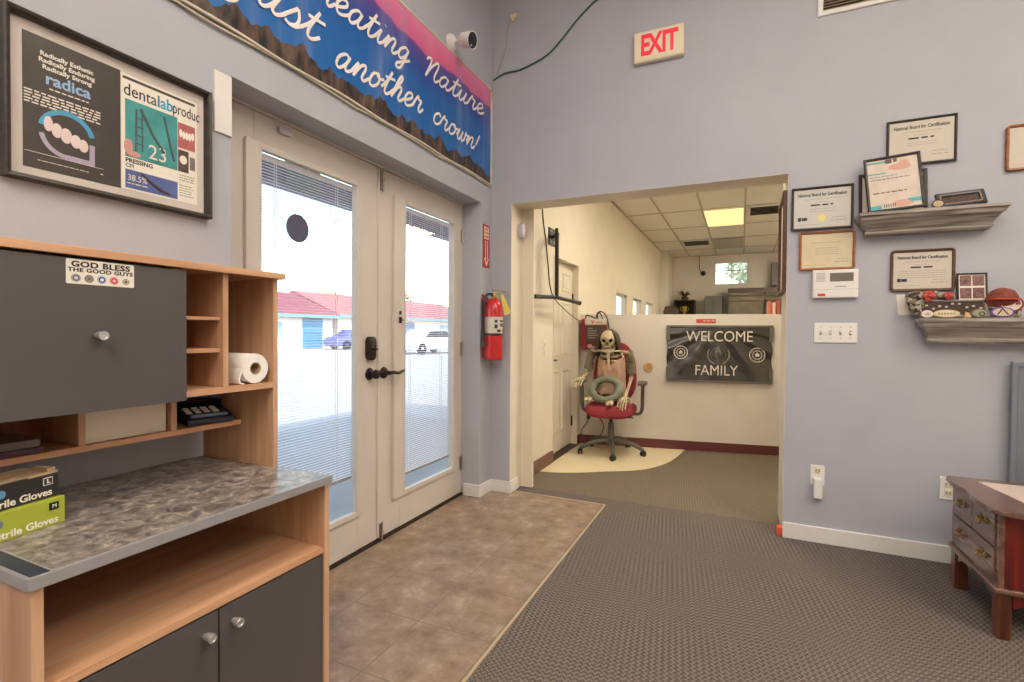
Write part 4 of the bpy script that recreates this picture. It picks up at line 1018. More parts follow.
# crown moulding shelves
def crown_shelf(label, x0, x1, zt, zb):
    xc = (x0+x1)/2; hw = (x1-x0)/2
    t = on_back('wall_shelf', label, 'shelf', xc, zt)
    h = zt-zb
    prof = [(0, 0, .140), (-.15, 0, .140), (-.19, .006, .130), (-.34, .010, .122), (-.40, .020, .108), (-.62, .034, .078), (-.80, .042, .062), (-.84, .038, .068), (-.92, .038, .068), (-.96, .044, .060), (-1, .046, .058)]
    b = B(); loops = []
    for f, ins, d in prof:
        loops.append([b.verts.new(p) for p in ((-hw+ins, 0, f*h), (-hw+ins, -d, f*h), (hw-ins, -d, f*h), (hw-ins, 0, f*h))])
    for A, C in zip(loops[:-1], loops[1:]):
        for k in range(4): b.faces.new((A[k], A[(k+1) % 4], C[(k+1) % 4], C[k]))
    b.faces.new(loops[0]); b.faces.new(loops[-1][::-1])
    obj('moulding', b, M['shelf_wood'], t)
    return t
S1, S2 = 1.778, 1.240
crown_shelf('upper weathered grey moulding shelf with picture frames on the wall', 2.188, 2.775, S1, 1.674)
crown_shelf('lower weathered grey moulding shelf crowded with patches at the right edge', 2.455, 3.04, S2, 1.116)

# on the upper shelf
t = thing('picture_frame', 'dark picture frame standing behind the tilted one on the upper shelf', 'picture frame', (2.346, -.030, S1), rx=R(-5))
b = B(); ring(b, .290, .226, [(0, 0), (0, .012), (.003, .015), (.014, .013), (.016, .006), (.016, 0)], cz=.113); obj('frame', b, M['black_wood'], t)
b = B(); box(b, -.132, .132, -.006, 0, .012, .212); obj('paper', b, M['cream_paper'], t)
b = B(); lines(b, scribble(-.10, .10, .17, .01, rnd, .03), .006); obj('print_lines', b, M['ink_grey'], t)
t = thing('picture_frame', 'tilted black picture frame with a pastel advert at the front of the upper shelf', 'picture frame', (2.352, -.082, S1+.0105), rx=R(-7), ry=R(-4))
b = B(); ring(b, .238, .290, [(0, 0), (0, .012), (.003, .015), (.011, .013), (.013, .006), (.013, 0)], cz=.145); obj('frame', b, M['black_wood'], t)
b = B(); box(b, -.108, .108, -.006, 0, .011, .279); pg = obj('print', b, mat('pastel pink print', L(206, 192, 180), .4, var=.10, vscale=16), t)
b = B(); box(b, -.106, -.02, -.0066, -.006, .258, .268); box(b, -.106, -.03, -.0066, -.006, .200, .207); lines(b, scribble(-.10, .02, .187, .005, rnd, .014), .006); obj('teal_strip', b, mat('teal strip print', L(96, 160, 152), .4), pg)
b = B(); box(b, -.108, -.06, -.0066, -.006, .012, .034); box(b, .05, .108, -.0066, -.006, .035, .055); obj('teal_corner', b, mat('turquoise print', L(58, 164, 178), .4), pg)
b = B(); ball(b, (.03, -.006, .228), (.05, .001, .018), 14, 8); ball(b, (.05, -.006, .238), (.022, .0012, .024), 12, 8); ball(b, (.03, -.006, .035), (.045, .001, .018), 12, 8); obj('rosy_picture', b, mat('rosy print', L(204, 156, 142), .4), pg, smooth=True)
b = B(); lines(b, scribble(-.095, .07, .172, .004, rnd, .016), .0062); lines(b, scribble(-.09, .05, .10, .006, rnd, .02), .0062)
for k in range(6): box(b, -.05+.009*k, -.046+.009*k, -.0068, -.006, .02, .038)
box(b, -.028, .0, -.0068, -.006, .252, .274); box(b, .006, .022, -.0068, -.006, .256, .274); obj('print_lines', b, mat('brown print', L(92, 72, 70), .4), pg)
b = B(); box(b, -.107, .107, -.0085, -.0075, .012, .278); obj('picture_glass', b, M['pic_glass'], t)
t = thing('oval_keepsake', 'tiny black rimmed oval keepsake on the upper shelf', 'keepsake', (2.515, -.10, S1), rx=R(-10))
b = B(); prism(b, [(.026*math.cos(2*PI*k/24), .023+.022*math.sin(2*PI*k/24)) for k in range(24)], -.006, 0, bev=.001); obj('rim', b, M['black'], t)
b = B(); disc(b, 0, .023, .020, -.0072, -.005, 24, .016); obj('inset', b, M['kraft'], t)
t = thing('metal_photo_frame', 'low dark embossed photo frame lying back at the right end of the upper shelf', 'photo frame', (2.612, -.085, S1+.006), rx=R(-28), ry=R(-3))
b = B(); ring(b, .190, .088, [(0, 0), (0, .008), (.004, .012), (.022, .010), (.024, .004), (.024, 0)], .006, cz=.044); obj('frame', b, mat('tarnished metal', L(74, 76, 86), .35, metal=.6, var=.3, vscale=80), t)
b = B(); ring(b, .158, .062, [(0, .008), (.0, .0115), (.006, .0115), (.006, .008)], .006, cz=.044); obj('inner_border', b, mat('dull copper', L(150, 124, 108), .4, metal=.5), t)
b = B(); box(b, -.072, .072, -.004, 0, .020, .068); obj('photo', b, mat('dark brown photograph', L(72, 56, 46), .4, var=.5, vscale=60), t)

# on and beside the lower shelf
b = B(); vs = [(2.377, 1.366), (2.458, 1.369), (2.480, 1.263), (2.388, 1.258)]
prism(b, vs, -.004, -.0008); o = tag(obj('paper_note', b, M['paper']), 'small white paper note stuck on the wall beside the lower shelf', 'note'); origin_to(o, (2.425, 0, 1.31))
b = B(); lines(b, [(2.392, 2.455, 1.352-.012*k, .0012) for k in range(6)], .004); obj('print_lines', b, mat('pale pink print', L(214, 176, 170), .6), o, world=True)
t = thing('collage_frame', 'black collage frame with four small photographs on the lower shelf', 'photo frame', (2.674, -.040, S2), rx=R(-6))
b = B(); ring(b, .116, .224, [(0, 0), (0, .010), (.002, .012), (.006, .011), (.007, .005), (.007, 0)], cz=.112); obj('frame', b, M['black_wood'], t)
b = B(); box(b, -.052, .052, -.005, 0, .006, .218); pg = obj('backing', b, M['paper'], t)
for i in range(2):
    for j in range(3):
        b = B(); x = -.0245+.049*i; z = .186-.062*j; box(b, x-.022, x+.022, -.0062, -.005, z-.026, z+.026); p = obj('photograph', b, mat('brown photograph', L(122, 86, 82), .4, var=.6, vscale=90), pg)
M['pale_bit'] = mat('pale bits', L(196, 176, 160), .5)
t = thing('display_tray', 'grey framed dark display tray leaning at the front of the lower shelf', 'tray', (2.588, -.090, S2), rx=R(-30))
b = B(); ring(b, .262, .098, [(0, 0), (0, .014), (.003, .016), (.007, .015), (.009, .004), (.009, 0)], cz=.049); obj('frame', b, M['shelf_wood'], t)
b = B(); box(b, -.124, .124, -.003, 0, .008, .090); obj('dark_ground', b, mat('dark brown velvet', L(66, 50, 44), .8), t)
for k in range(9):
    b = B(); x = -.10+.026*k; z = .06+rnd.uniform(-.012, .018); prism(b, [(x-.005, z-.004), (x+.007, z-.002), (x+.004, z+.006), (x-.004, z+.005)], -.008, -.003); obj('pinned_bit', b, M['pale_bit'], t)
def noisy(bm, amp, sc_):
    for v in bm.verts: v.co += v.normal*amp*mnoise.noise(v.co*sc_)
    return bm
def camo():
    m, nt, N, K, P = newmat('camouflage cloth')
    tc = N.new('ShaderNodeTexCoord'); n = N.new('ShaderNodeTexVoronoi'); n.inputs['Scale'].default_value = 70
    K.new(tc.outputs['Object'], n.inputs['Vector']); r = N.new('ShaderNodeValToRGB'); r.color_ramp.interpolation = 'CONSTANT'
    r.color_ramp.elements[0].color = L(60, 56, 50); r.color_ramp.elements[1].position = .3; r.color_ramp.elements[1].color = L(120, 118, 100)
    e = r.color_ramp.elements.new(.55); e.color = L(168, 156, 140); e = r.color_ramp.elements.new(.8); e.color = L(74, 62, 52)
    K.new(n.outputs['Color'], r.inputs['Fac']); K.new(r.outputs['Color'], P.inputs['Base Color']); P.inputs['Roughness'].default_value = .85
    return m
M['camo'] = camo()
b = B(); pts = [(2.412, -.045, 1.362), (2.435, -.035, 1.352), (2.47, -.03, 1.350), (2.53, -.03, 1.352), (2.60, -.03, 1.345)]
tube(b, catmull(pts, 6), [.012, .024, .03, .026, .02], 12); tube(b, catmull([(2.42, -.05, 1.345), (2.44, -.06, 1.31), (2.445, -.06, 1.275), (2.46, -.06, 1.256)], 5), [.02, .022, .018, .012], 10); tube(b, catmull([(2.45, -.035, 1.33), (2.47, -.04, 1.29), (2.48, -.04, 1.258)], 4), [.02, .024, .018], 10)
b.normal_update(); noisy(b, .010, 40); o = tag(obj('camouflage_cloth', b, M['camo'], smooth=True), 'camouflage cloth heaped at the left end of the lower shelf', 'cloth'); origin_to(o, (2.47, -.04, S2))
for lab, x, z, s in (('larger coral red ribbon bunch on the camouflage cloth', 2.497, 1.352, 1.0), ('smaller coral red ribbon bunch next to the collage frame', 2.575, 1.350, .72)):
    b = B()
    for k in range(6):
        a = k*1.05; c = Vector((x+.016*s*math.cos(a), -.066+.004*(k % 3), z+.016*s*math.sin(a)))
        ball(b, c, (.014*s, .006, .011*s), 10, 8, Matrix.Rotation(a, 4, 'Y'))
    ball(b, (x, -.072, z), .008*s, 8, 6)
    o = tag(obj('red_ribbon', b, mat('coral red cloth', L(192, 76, 72), .7), smooth=True), lab, 'ribbon'); origin_to(o, (x, -.066, z))
t = thing('folded_cap', 'red and brown cap lying at the back of the lower shelf', 'cap', (2.775, -.062, S2))
b = B(); ball(b, (0, 0, .085), (.062, .05, .060), 20, 12); b.normal_update(); noisy(b, .006, 30); obj('crown', b, mat('dark red brown cloth', L(124, 62, 48), .8, var=.4, vscale=40), t, smooth=True)
b = B(); prism(b, [(-.055, .0), (-.045, -.03), (0, -.042), (.045, -.03), (.055, .0)], .085, .091, 'xy', .002); obj('brim', b, mat('orange red cloth', L(206, 78, 52), .8), t, xf=Matrix.Translation((0, -.03, 0)))
b = B(); tube(b, [(-.04, -.01, .02), (-.03, -.01, .05)], .02, 8); box(b, -.06, .06, -.045, .045, 0, .05, .012); obj('folded_band', b, M['camo'], t)
t = thing('round_patch', 'blue and red round patch standing behind the purple rimmed one', 'patch', (2.795, -.104, S2+.03), rx=R(-12))
def patch(t, r, rz, rim, ground, z=None):
    z = z or rz
    b = B(); disc(b, 0, z, r, -.005, 0, 30, rz); obj('rim', b, rim, t)
    b = B(); disc(b, 0, z, r*.82, -.0062, -.004, 30, rz*.80); return obj('ground', b, ground, t)
g = patch(t, .046, .040, mat('maroon stitching', L(110, 44, 60), .8), mat('cream stitching', L(214, 196, 190), .8, var=.15, vscale=60), .036)
b = B(); ball(b, (-.006, -.007, .050), (.013, .002, .013), 12, 8); obj('blue_mark', b, mat('sky blue stitching', L(58, 140, 196), .8), g)
b = B(); prism(b, [(.014, .03), (.034, .03), (.03, .05), (.02, .055)], -.0075, -.006); prism(b, [(-.036, .022), (-.024, .022), (-.026, .036)], -.0075, -.006); obj('red_mark', b, M['red_dark'], g)
t = thing('round_patch', 'purple rimmed oval patch with a triangle at the front of the lower shelf', 'patch', (2.755, -.130, S2+.003), rx=R(-14))
g = patch(t, .044, .024, mat('purple stitching', L(84, 66, 150), .8), mat('tan stitching', L(196, 174, 150), .8), .022)
b = B(); prism(b, [(-.022, .010), (-.016, .010), (0, .034), (.016, .010), (.022, .010), (.002, .040), (-.002, .040)], -.0078, -.006); obj('triangle_mark', b, M['ink'], g)
t = thing('round_patch', 'white oval patch at the left front corner of the lower shelf', 'patch', (2.474, -.130, S2+.003), rx=R(-14))
g = patch(t, .022, .018, M['paper'], mat('pale pink stitching', L(206, 190, 184), .8), .016)
b = B(); prism(b, [(-.008, .012), (.008, .012), (.004, .022), (-.002, .02)], -.0078, -.006); obj('grey_mark', b, M['ink_grey'], g)
t = thing('round_patch', 'tan oval patch with dark lettering marks at the front of the lower shelf', 'patch', (2.548, -.130, S2+.003), rx=R(-14))
g = patch(t, .052, .019, mat('sand stitching', L(204, 182, 140), .8), mat('pale sand stitching', L(214, 200, 170), .8), .017)
b = B()
for k in range(6): annulus(b, -.030+.012*k, .016, .0025, .0045, -.0078, -.006, n=12)
obj('stitched_marks', b, mat('dark olive stitching', L(96, 84, 64), .8), g)
b = B(); prism(b, [(2.614, 1.241), (2.640, 1.241), (2.636, 1.262), (2.620, 1.268)], -.135, -.123); o = tag(obj('tan_badge', b, mat('tan felt', L(206, 170, 124), .8)), 'small tan badge between the tan oval patch and the green one', 'badge'); origin_to(o, (2.627, -.129, S2))
t = thing('round_patch', 'grey green patch with a dark loop at the front of the lower shelf', 'patch', (2.672, -.130, S2+.003), rx=R(-14))
g = patch(t, .030, .020, mat('grey green stitching', L(120, 122, 104), .8), mat('sage stitching', L(146, 144, 122), .8), .018)
b = B(); annulus(b, .008, .014, .007, .011, -.0085, -.006, n=18); obj('dark_loop', b, M['ink'], g)

# motion sensor in the opening corner
t = thing('motion_sensor', 'lavender grey motion sensor on the left jamb of the wide opening', 'sensor', (XA+.002, .135, 1.892), LEFT)
b = B(); prism(b, [(-.030, .045), (-.018, .055), (.018, .055), (.030, .045), (.030, -.02), (.016, -.05), (0, -.058), (-.016, -.05), (-.030, -.02)], -.040, 0, bev=.010); bd = obj('body', b, M['lavender'], t, smooth=True)
b = B(); ball(b, (0, -.036, -.012), (.020, .010, .026), 14, 10); obj('lens', b, mat('pale lens', L(202, 194, 204), .3), bd, smooth=True)
# small red sticker at the foot of the jamb
b = B(); box(b, 1.845, 1.872, -.004, .05, .0005, .05, .004); o = tag(obj('door_wedge', b, M['orange']), 'small orange red block at the foot of the right jamb of the opening', 'wedge'); origin_to(o, (1.858, .02, 0))
# framed picture on the right jamb of the opening
t = thing('hallway_picture', 'brown framed picture seen edge on inside the right jamb of the opening', 'picture', (XB-.002, .222, 1.685), R(-90))
b = B(); ring(b, .39, .58, [(0, 0), (0, .018), (.004, .022), (.022, .020), (.026, .008), (.026, 0)]); obj('frame', b, M['brown_wood'], t)
b = B(); box(b, -.17, .17, -.006, 0, -.265, .265); obj('print', b, M['cream_paper'], t)

# grey framed panel at the right edge
t = thing('wall_board', 'blue grey framed board standing against the wall at the right edge', 'panel', (3.135, -.026, 0), 0)
b = B(); ring(b, .62, 1.03, [(0, 0), (0, .022), (.003, .024), (.020, .024), (.024, .018), (.024, 0)], cz=.516); obj('frame', b, M['grey_panel'], t)
b = B(); box(b, -.288, .288, -.014, 0, .022, 1.01); obj('sheet', b, M['grey_panel'], t)

# ------------------------------------------------------------------ small drawer table
t = thing('drawer_table', 'small glossy cherry drawer table with brass pulls and cream inset top', 'table', (2.86, -.50, 0))
tx0, tx1, ty0, ty1 = 2.545, 3.16, -.730, -.272
def legprof(x, y, sx, sy):
    b = B(); 
    for k, (z0, z1, a) in enumerate(((0, .172, 0),)):
        pts = [(-.024, -.024), (.012, -.024), (.024, -.012), (.024, .024), (-.024, .024)]
        pl = [(x+p[0]*sx, y+p[1]*sy) for p in pts]
        prism(b, pl, 0, .178, 'xy', .003)
    for v in b.verts:
        f = v.co.z/.178; v.co.x += (.006*(1-f))*(-sx if False else 0)
    return b
for x, sx in ((tx0+.022, -1), (tx1-.022, 1)):
    for y, sy in ((ty0+.022, -1), (ty1-.022, 1)):
        obj('leg', legprof(x, y, -sx, -sy), M['legwood'], t, world=True)
b = B(); c = .012
oct_ = lambda e: [(tx0-e, ty0-e), (tx1+e, ty0-e), (tx1+e, ty1+e), (tx0-e, ty1+e)]
prism(b, oct_(.014), .176, .196, 'xy', .006); obj('base_moulding', b, M['walnut'], t, world=True)
b = B(); box(b, tx0+.016, tx1, ty0, ty1, .196, .478, .002); obj('carcass', b, M['cherry'], t, world=True)
b = B()
for y0, y1 in ((ty0-.001, ty0+.022), (ty1-.022, ty1+.001)): box(b, tx0-.001, tx0+.017, y0, y1, .196, .478, .002)
box(b, tx0, tx0+.017, ty0, ty1, .196, .206); box(b, tx0, tx0+.017, ty0, ty1, .47, .478); box(b, tx0, tx0+.017, ty0, ty1, .338, .343)
obj('face_frame', b, M['walnut'], t, world=True)
ymid = (ty0+ty1)/2
def pull(y, z, parent):
    b = B()
    for s in (-1, 1):
        lathe(b, [(0, 0), (.010, 0), (.011, .003), (.005, .006), (.004, .014), (0, .015)], 12, Matrix.Translation((tx0-.006, y+s*.024, z)) @ Matrix.Rotation(-PI/2, 4, 'Y'))
        for a in range(4): ball(b, (tx0-.0075, y+s*.024+.009*math.cos(a*PI/2), z+.009*math.sin(a*PI/2)), (.002, .006, .006), 8, 6)
    tube(b, catmull([(tx0-.017, y-.024, z), (tx0-.022, y-.018, z-.014), (tx0-.023, y, z-.019), (tx0-.022, y+.018, z-.014), (tx0-.017, y+.024, z)], 5), .0032, 8)
    ball(b, (tx0-.023, y, z-.019), (.004, .009, .004), 8, 6)
    return obj('bail_pull', b, M['brass'], parent, smooth=True, world=True)
for y0, y1, z0, z1, ys in ((ty0+.024, ymid-.002, .345, .468, ((ty0+ymid)/2+.008,)), (ymid+.002, ty1-.024, .345, .468, ((ty1+ymid)/2-.008,)), (ty0+.024, ty1-.024, .208, .336, (ymid-.112, ymid+.108))):
    b = B(); box(b, tx0-.006, tx0+.015, y0, y1, z0, z1, .003); d = obj('drawer', b, M['walnut'], t, world=True)
    for y in ys: pull(y, (z0+z1)/2+.012, d)
# bracket apron under the drawers and under the near side
b = B()
def bracket(u0, u1): 
    w = u1-u0
    return [(u0, .178), (u1, .178), (u1, .125), (u1-.02, .130), (u1-.05, .150), (u1-.09, .158), (u0+.09, .158), (u0+.05, .150), (u0+.02, .130), (u0, .125)]
prism(b, bracket(ty0+.045, ty1-.045), tx0+.004, tx0+.018, 'yz', .001); obj('apron', b, M['walnut'], t, world=True)
b = B(); prism(b, bracket(tx0+.045, tx1-.045), ty0+.004, ty0+.018, 'xz', .001); obj('apron', b, M['cherry'], t, world=True)
# shaped top with inset
b = B()
poly = [(tx0-.025, ty0-.010), (tx0-.010, ty0-.030)]
for k in range(1, 12): u = k/12; poly.append((tx0+u*(tx1-tx0), ty0-.030-.012*abs(math.sin(u*PI*3))**.7))
poly += [(tx1+.010, ty0-.030), (tx1+.025, ty0-.010), (tx1+.025, ty1+.010), (tx1+.010, ty1+.030), (tx0-.010, ty1+.030), (tx0-.025, ty1+.010)]
for k in range(1, 12): u = 1-k/12; poly.append((tx0-.025-.010*math.sin(u*PI*2)**2, ty0+u*(ty1-ty0)))
prism(b, poly, .478, .498, 'xy', .005); obj('top', b, M['walnut'], t, world=True)
b = B(); prism(b, [(tx0+.075, ty1-.04), (tx0+.13, ty0+.06), (tx1-.13, ty0+.06), (tx1-.075, ty1-.04)], .496, .4995, 'xy', .001); obj('cream_inset', b, mat('cream glossy inset', L(226, 206, 194), .18), t, world=True)

# ------------------------------------------------------------------ things on the partition
t = on_half('welcome_banner', 'black shiny vinyl WELCOME FAMILY banner taped to the low partition', 'banner', 1.4395, .958)
b = B(); nu, nv = 96, 56; W2, H2 = .474, .272
def fold(u, v):
    # radiating folds from the top centre down to the corners
    dx, dz = u, v-1.0
    a = math.atan2(dz, dx+1e-6); r = math.hypot(dx, dz)
    return .0105*math.sin(a*15)*min(1, r*.9)*(.5+.5*math.exp(-((v+.1)**2)*.6))+.004*mnoise.noise(Vector((u*4, v*4, 1.3)))
vv = []
for j in range(nv+1):
    row = []
    for i in range(nu+1):
        u = -1+2*i/nu; v = -1+2*j/nv
        sag = .008*(1-v)*.5*(u+1)*.5
        row.append(b.verts.new((u*W2+.004*math.sin(v*9)*(abs(u) > .98), -.0155-fold(u, v), v*H2-sag-(.004*math.sin(u*14) if j in (0,) else 0))))
    vv.append(row)
for j in range(nv):
    for i in range(nu): b.faces.new((vv[j][i], vv[j][i+1], vv[j+1][i+1], vv[j+1][i]))
g = bmesh.ops.extrude_face_region(b, geom=b.faces[:]); bmesh.ops.translate(b, vec=(0, .002, 0), verts=[v for v in g['geom'] if isinstance(v, bmesh.types.BMVert)])
sh = obj('sheet', b, M['vinyl_black'], t, smooth=2)
text('lettering', 'WELCOME', .145, M['silver_ink'], t, .005, .165, .0275, bold=.0003, sx=.86)
text('lettering', 'FAMILY', .140, M['silver_ink'], t, -.02, -.165, .0275, bold=.0003, sx=.86)
def roundel(x, z, r, m, name='emblem'):
    b = B(); annulus(b, x, z, r*.90, r, -.0235, -.0215); annulus(b, x, z, r*.52, r*.60, -.0235, -.0215)
    for k in range(16):
        a = 2*PI*k/16; q = r*.75; prism(b, [(x+q*math.cos(a)+s*math.cos(a+c_)*r*.10, z+q*math.sin(a)+s*math.sin(a+c_)*r*.10) for s, c_ in ((1, 0), (.5, PI/2), (-1, 0))], -.0235, -.0215)
    prism(b, [(x, z+r*.36), (x+r*.3, z+r*.05), (x+r*.16, z-r*.3), (x, z-r*.12), (x-r*.16, z-r*.3), (x-r*.3, z+r*.05)], -.0235, -.0215)
    return obj(name, b, m, t)
roundel(-.345, .01, .066, M['silver_ink']); roundel(.345, -.005, .070, M['silver_ink'])
b = B(); annulus(b, 0, -.005, .088, .104, -.0235, -.0215, R(150), R(390), 40); annulus(b, 0, -.01, .066, .070, -.0235, -.0215)
prism(b, [(-.012, .055), (.0, .082), (.014, .055), (.030, .02), (.016, -.04), (.0, -.075), (-.016, -.04), (-.030, .02)], -.0235, -.0215); obj('centre_emblem', b, M['grey_ink2'], t)
for x, z, w, h in ((-.466, .20, .03, .15), (-.466, -.205, .03, .14), (.466, .20, .032, .155), (.466, -.205, .03, .15), (0, .268, .95, .018), (0, -.272, .95, .018)):
    b = B(); box(b, x-w/2, x+w/2, -.0285, -.0015, z-h/2, z+h/2, .001); obj('grey_tape', b, M['tape_grey'], t)
t = on_half('red_label', 'small red and pink label on the partition above the black banner', 'label', 1.328, 1.276)
b = B(); box(b, -.09, .09, -.002, 0, -.020, .020); obj('label_sheet', b, mat('red label', L(206, 78, 70), .5), t)
b = B(); lines(b, scribble(-.03, .085, .003, .012, random.Random(5), .03), .002); obj('print_lines', b, mat('pink print light', L(230, 170, 156), .5), t)
t = on_half('round_wall_plaque', 'round tan wooden plaque on the partition beside the office chair', 'plaque', .797, .815)
b = B(); lathe(b, [(0, 0), (.046, 0), (.048, .004), (.044, .011), (.032, .012), (.030, .009), (0, .009)], 32, Matrix.Rotation(PI/2, 4, 'X')); obj('disc', b, M['wood_disc'], t, smooth=True)
b = B(); annulus(b, 0, 0, .012, .018, -.0105, -.009); obj('carved_mark', b, mat('tan brown carving', L(168, 132, 84), .6), t)

t = on_half('red_wall_box', 'red wall box with dark screen and white label behind the office chair', 'wall box', .268, 1.145)
b = B(); box(b, -.130, .132, -.10, 0, -.165, .150, .012); bd = obj('case', b, M['red_dark'], t)
b = B(); box(b, -.085, .122, -.108, -.09, -.158, .085, .006); fr = obj('front_panel', b, mat('dark maroon panel', L(92, 36, 40), .35), t)
b = B(); box(b, -.075, .100, -.110, -.105, -.075, .072, .002); scn = obj('screen', b, mat('dark grey screen', L(70, 62, 56), .3), t)
b = B()
for k, (z, w) in enumerate(((.052, .05), (.028, .09), (.004, .08), (-.018, .10), (-.042, .07))): box(b, -.06, -.06+w, -.1108, -.109, z-.004, z+.004)
obj('screen_lines', b, mat('pale screen print', L(162, 148, 132), .4), scn)
b = B(); box(b, -.092, .128, -.112, -.02, .085, .150, .010); lbp = obj('white_label', b, M['cream_paper'], t)
text('letter', 'V', .046, M['red_ink'], lbp, -.012, .116, .1125, bold=.002)
b = B(); box(b, .02, .085, -.1128, -.1115, .108, .122); obj('print_lines', b, mat('faded red print', L(200, 130, 116), .5), lbp)
b = B(); ball(b, (-.04, -.106, -.128), (.03, .004, .026), 14, 8); ball(b, (.0, -.106, -.14), (.02, .004, .016), 12, 8); obj('picture_mark', b, mat('rose print', L(206, 150, 140), .4), fr, smooth=True)
b = B(); tube(b, catmull([(-.09, -.06, .15), (-.08, -.06, .185), (-.03, -.06, .175), (.0, -.06, .16), (.01, -.06, .15)], 6), .007, 8); tube(b, catmull([(.02, -.06, .15), (.025, -.06, .20), (.06, -.06, .225), (.10, -.06, .205), (.13, -.06, .15), (.145, -.05, .06), (.148, -.03, -.05)], 6), .006, 8); tube(b, catmull([(.035, -.05, .15), (.03, -.05, .195), (.055, -.05, .21), (.085, -.05, .15)], 6), .006, 8)
obj('cable', b, M['cable_black'], t, smooth=True)
t = on_half('power_box', 'small white power box under the red wall box', 'power box', .225, .945)
b = B(); box(b, -.055, .055, -.035, 0, -.030, .030, .005); obj('case', b, M['white'], t)
b = B(); box(b, -.02, .0, -.037, -.034, -.01, .01); box(b, .015, .03, -.037, -.034, -.008, .008); obj('ports', b, M['ink_grey'], t)
t = on_half('partition_outlet', 'white outlet with black plugs low on the partition behind the chair', 'outlet', .275, .285)
b = B(); box(b, -.075, .075, -.006, 0, -.035, .035, .003); obj('plate', b, M['white'], t)
b = B(); box(b, -.078, -.042, -.040, -.0065, -.022, .022, .006); box(b, .050, .072, -.030, -.0065, -.016, .016, .005); pl = obj('plug', b, M['black'], t)
b = B(); tube(b, catmull([(-.06, -.03, -.02), (-.08, -.035, -.07), (-.125, -.03, -.13), (-.13, -.025, -.20)], 6), .005, 8); obj('cord', b, M['cable_black'], pl, smooth=True); b = B(); tube(b, catmull([(.06, -.025, -.016), (.09, -.03, -.07), (.085, -.03, -.14), (.05, -.025, -.20)], 6), .005, 8); obj('cord', b, M['cable_black'], pl, smooth=True)

# ------------------------------------------------------------------ black bar rack on the left wall, thin cable, switches
t = thing('wall_bar_rack', 'black metal T shaped bar rack on the cream wall inside the opening', 'rack', (LW, .90, 1.985), LEFT)
b = B(); box(b, -.085, .07, -.012, 0, -.075, .075, .003); pt = obj('plate', b, M['black'], t)
b = B()
for x, z in ((-.05, .045), (.04, .045), (-.05, -.045), (.04, -.045)): disc(b, x, z, .008, -.016, -.011, 10)
obj('bolt_heads', b, M['steel'], pt)
b = B(); tube(b, catmull([(0, -.0, .0), (-.05, -.05, .0), (-.16, -.11, -.005), (-.20, -.125, -.03), (-.205, -.125, -.10), (-.20, -.125, -.54)], 5), .016, 10); tube(b, [(-.245, -.135, .02), (-.240, -.135, -.54)], .014, 10); obj('upright', b, M['dark_metal'], t, smooth=True)
b = B(); tube(b, [(-.68, -.125, -.565), (-.21, -.125, -.540), (.42, -.125, -.552)], .016, 10); obj('cross_bar', b, M['dark_metal'], t, smooth=True)
b = B(); ball(b, (.43, -.125, -.552), .022, 14, 10); obj('end_knob', b, M['dark_metal'], t, smooth=True); b = B(); ball(b, (-.205, -.125, -.015), .018, 12, 8); obj('end_knob', b, M['dark_metal'], t, smooth=True)
b = B(); tube(b, catmull([(LW+.006, .60, 2.80), (LW+.006, .66, 2.18), (LW+.006, .74, 1.95), (LW+.006, .80, 1.75), (LW+.006, .90, 1.50), (LW+.010, 1.20, 1.38), (LW+.012, 1.55, 1.30), (LW+.012, 1.74, 1.275)], 6), .0045, 6)
o = tag(obj('wall_cable', b, M['cable_black'], smooth=True), 'thin dark cable running down the cream wall to the red wall box', 'cable'); origin_to(o, (LW, .8, 1.75))
for z, lab in ((1.052, 'upper white light switch on the cream wall beside the panel door'), (.985, 'lower white light switch on the cream wall beside the panel door')):
    t = thing('light_switch', lab, 'light switch', (LW, .742, z), LEFT)
    b = B(); box(b, -.035, .035, -.006, 0, -.029, .029, .003); obj('plate', b, M['white'], t)
    b = B(); box(b, -.012, .012, -.011, -.004, -.016, .016, .003); obj('rocker', b, M['cream_plastic'], t)

# ------------------------------------------------------------------ office chair
CXX, CYY = .522, 1.512
t = thing('office_chair', 'red office chair with a grey five star base in the corner of the back room', 'chair', (CXX, CYY, .004), R(4))
b = B(); lathe(b, [(0, .075), (.045, .075), (.048, .10), (.040, .125), (.030, .14), (0, .14)], 20)
for k in range(5):
    a = R(-72-5+72*k); c, s = math.cos(a), math.sin(a)
    pts = [(.02*c, .02*s, .118), (.10*c, .10*s, .122), (.20*c, .20*s, .105), (.285*c, .285*s, .068), (.305*c, .305*s, .058)]
    tube(b, catmull(pts, 4), [.026, .024, .021, .017, .014], 10)
obj('star_base', b, M['chair_grey'], t, smooth=True)
for k in range(5):
    a = R(-72-5+72*k); c, s = math.cos(a), math.sin(a)
    b = B(); Tq = Matrix.Translation((.305*c, .305*s, 0)) @ Matrix.Rotation(a+R(60), 4, 'Z') @ Matrix.Rotation(PI/2, 4, 'X')
    for o_ in (-.020, .008): lathe(b, [(0, o_), (.022, o_), (.026, o_+.003), (.026, o_+.010), (.022, o_+.013), (0, o_+.013)], 16, Matrix.Translation((0, 0, .026)) @ Tq)
    tube(b, [(.305*c, .305*s, .03), (.305*c, .305*s, .066)], .008, 8); ball(b, (.305*c, .305*s, .045), (.024, .022, .014), 12, 8)
    obj('caster', b, M['black'], t, smooth=True)
b = B(); lathe(b, [(0, .13), (.032, .13), (.030, .25), (.027, .252), (.027, .29), (0, .29)], 18); cl_ = obj('column', b, M['chair_grey'], t, smooth=True)
b = B(); lathe(b, [(0, .28), (.017, .28), (.017, .36), (0, .36)], 14); obj('gas_rod', b, M['black'], cl_, smooth=True)
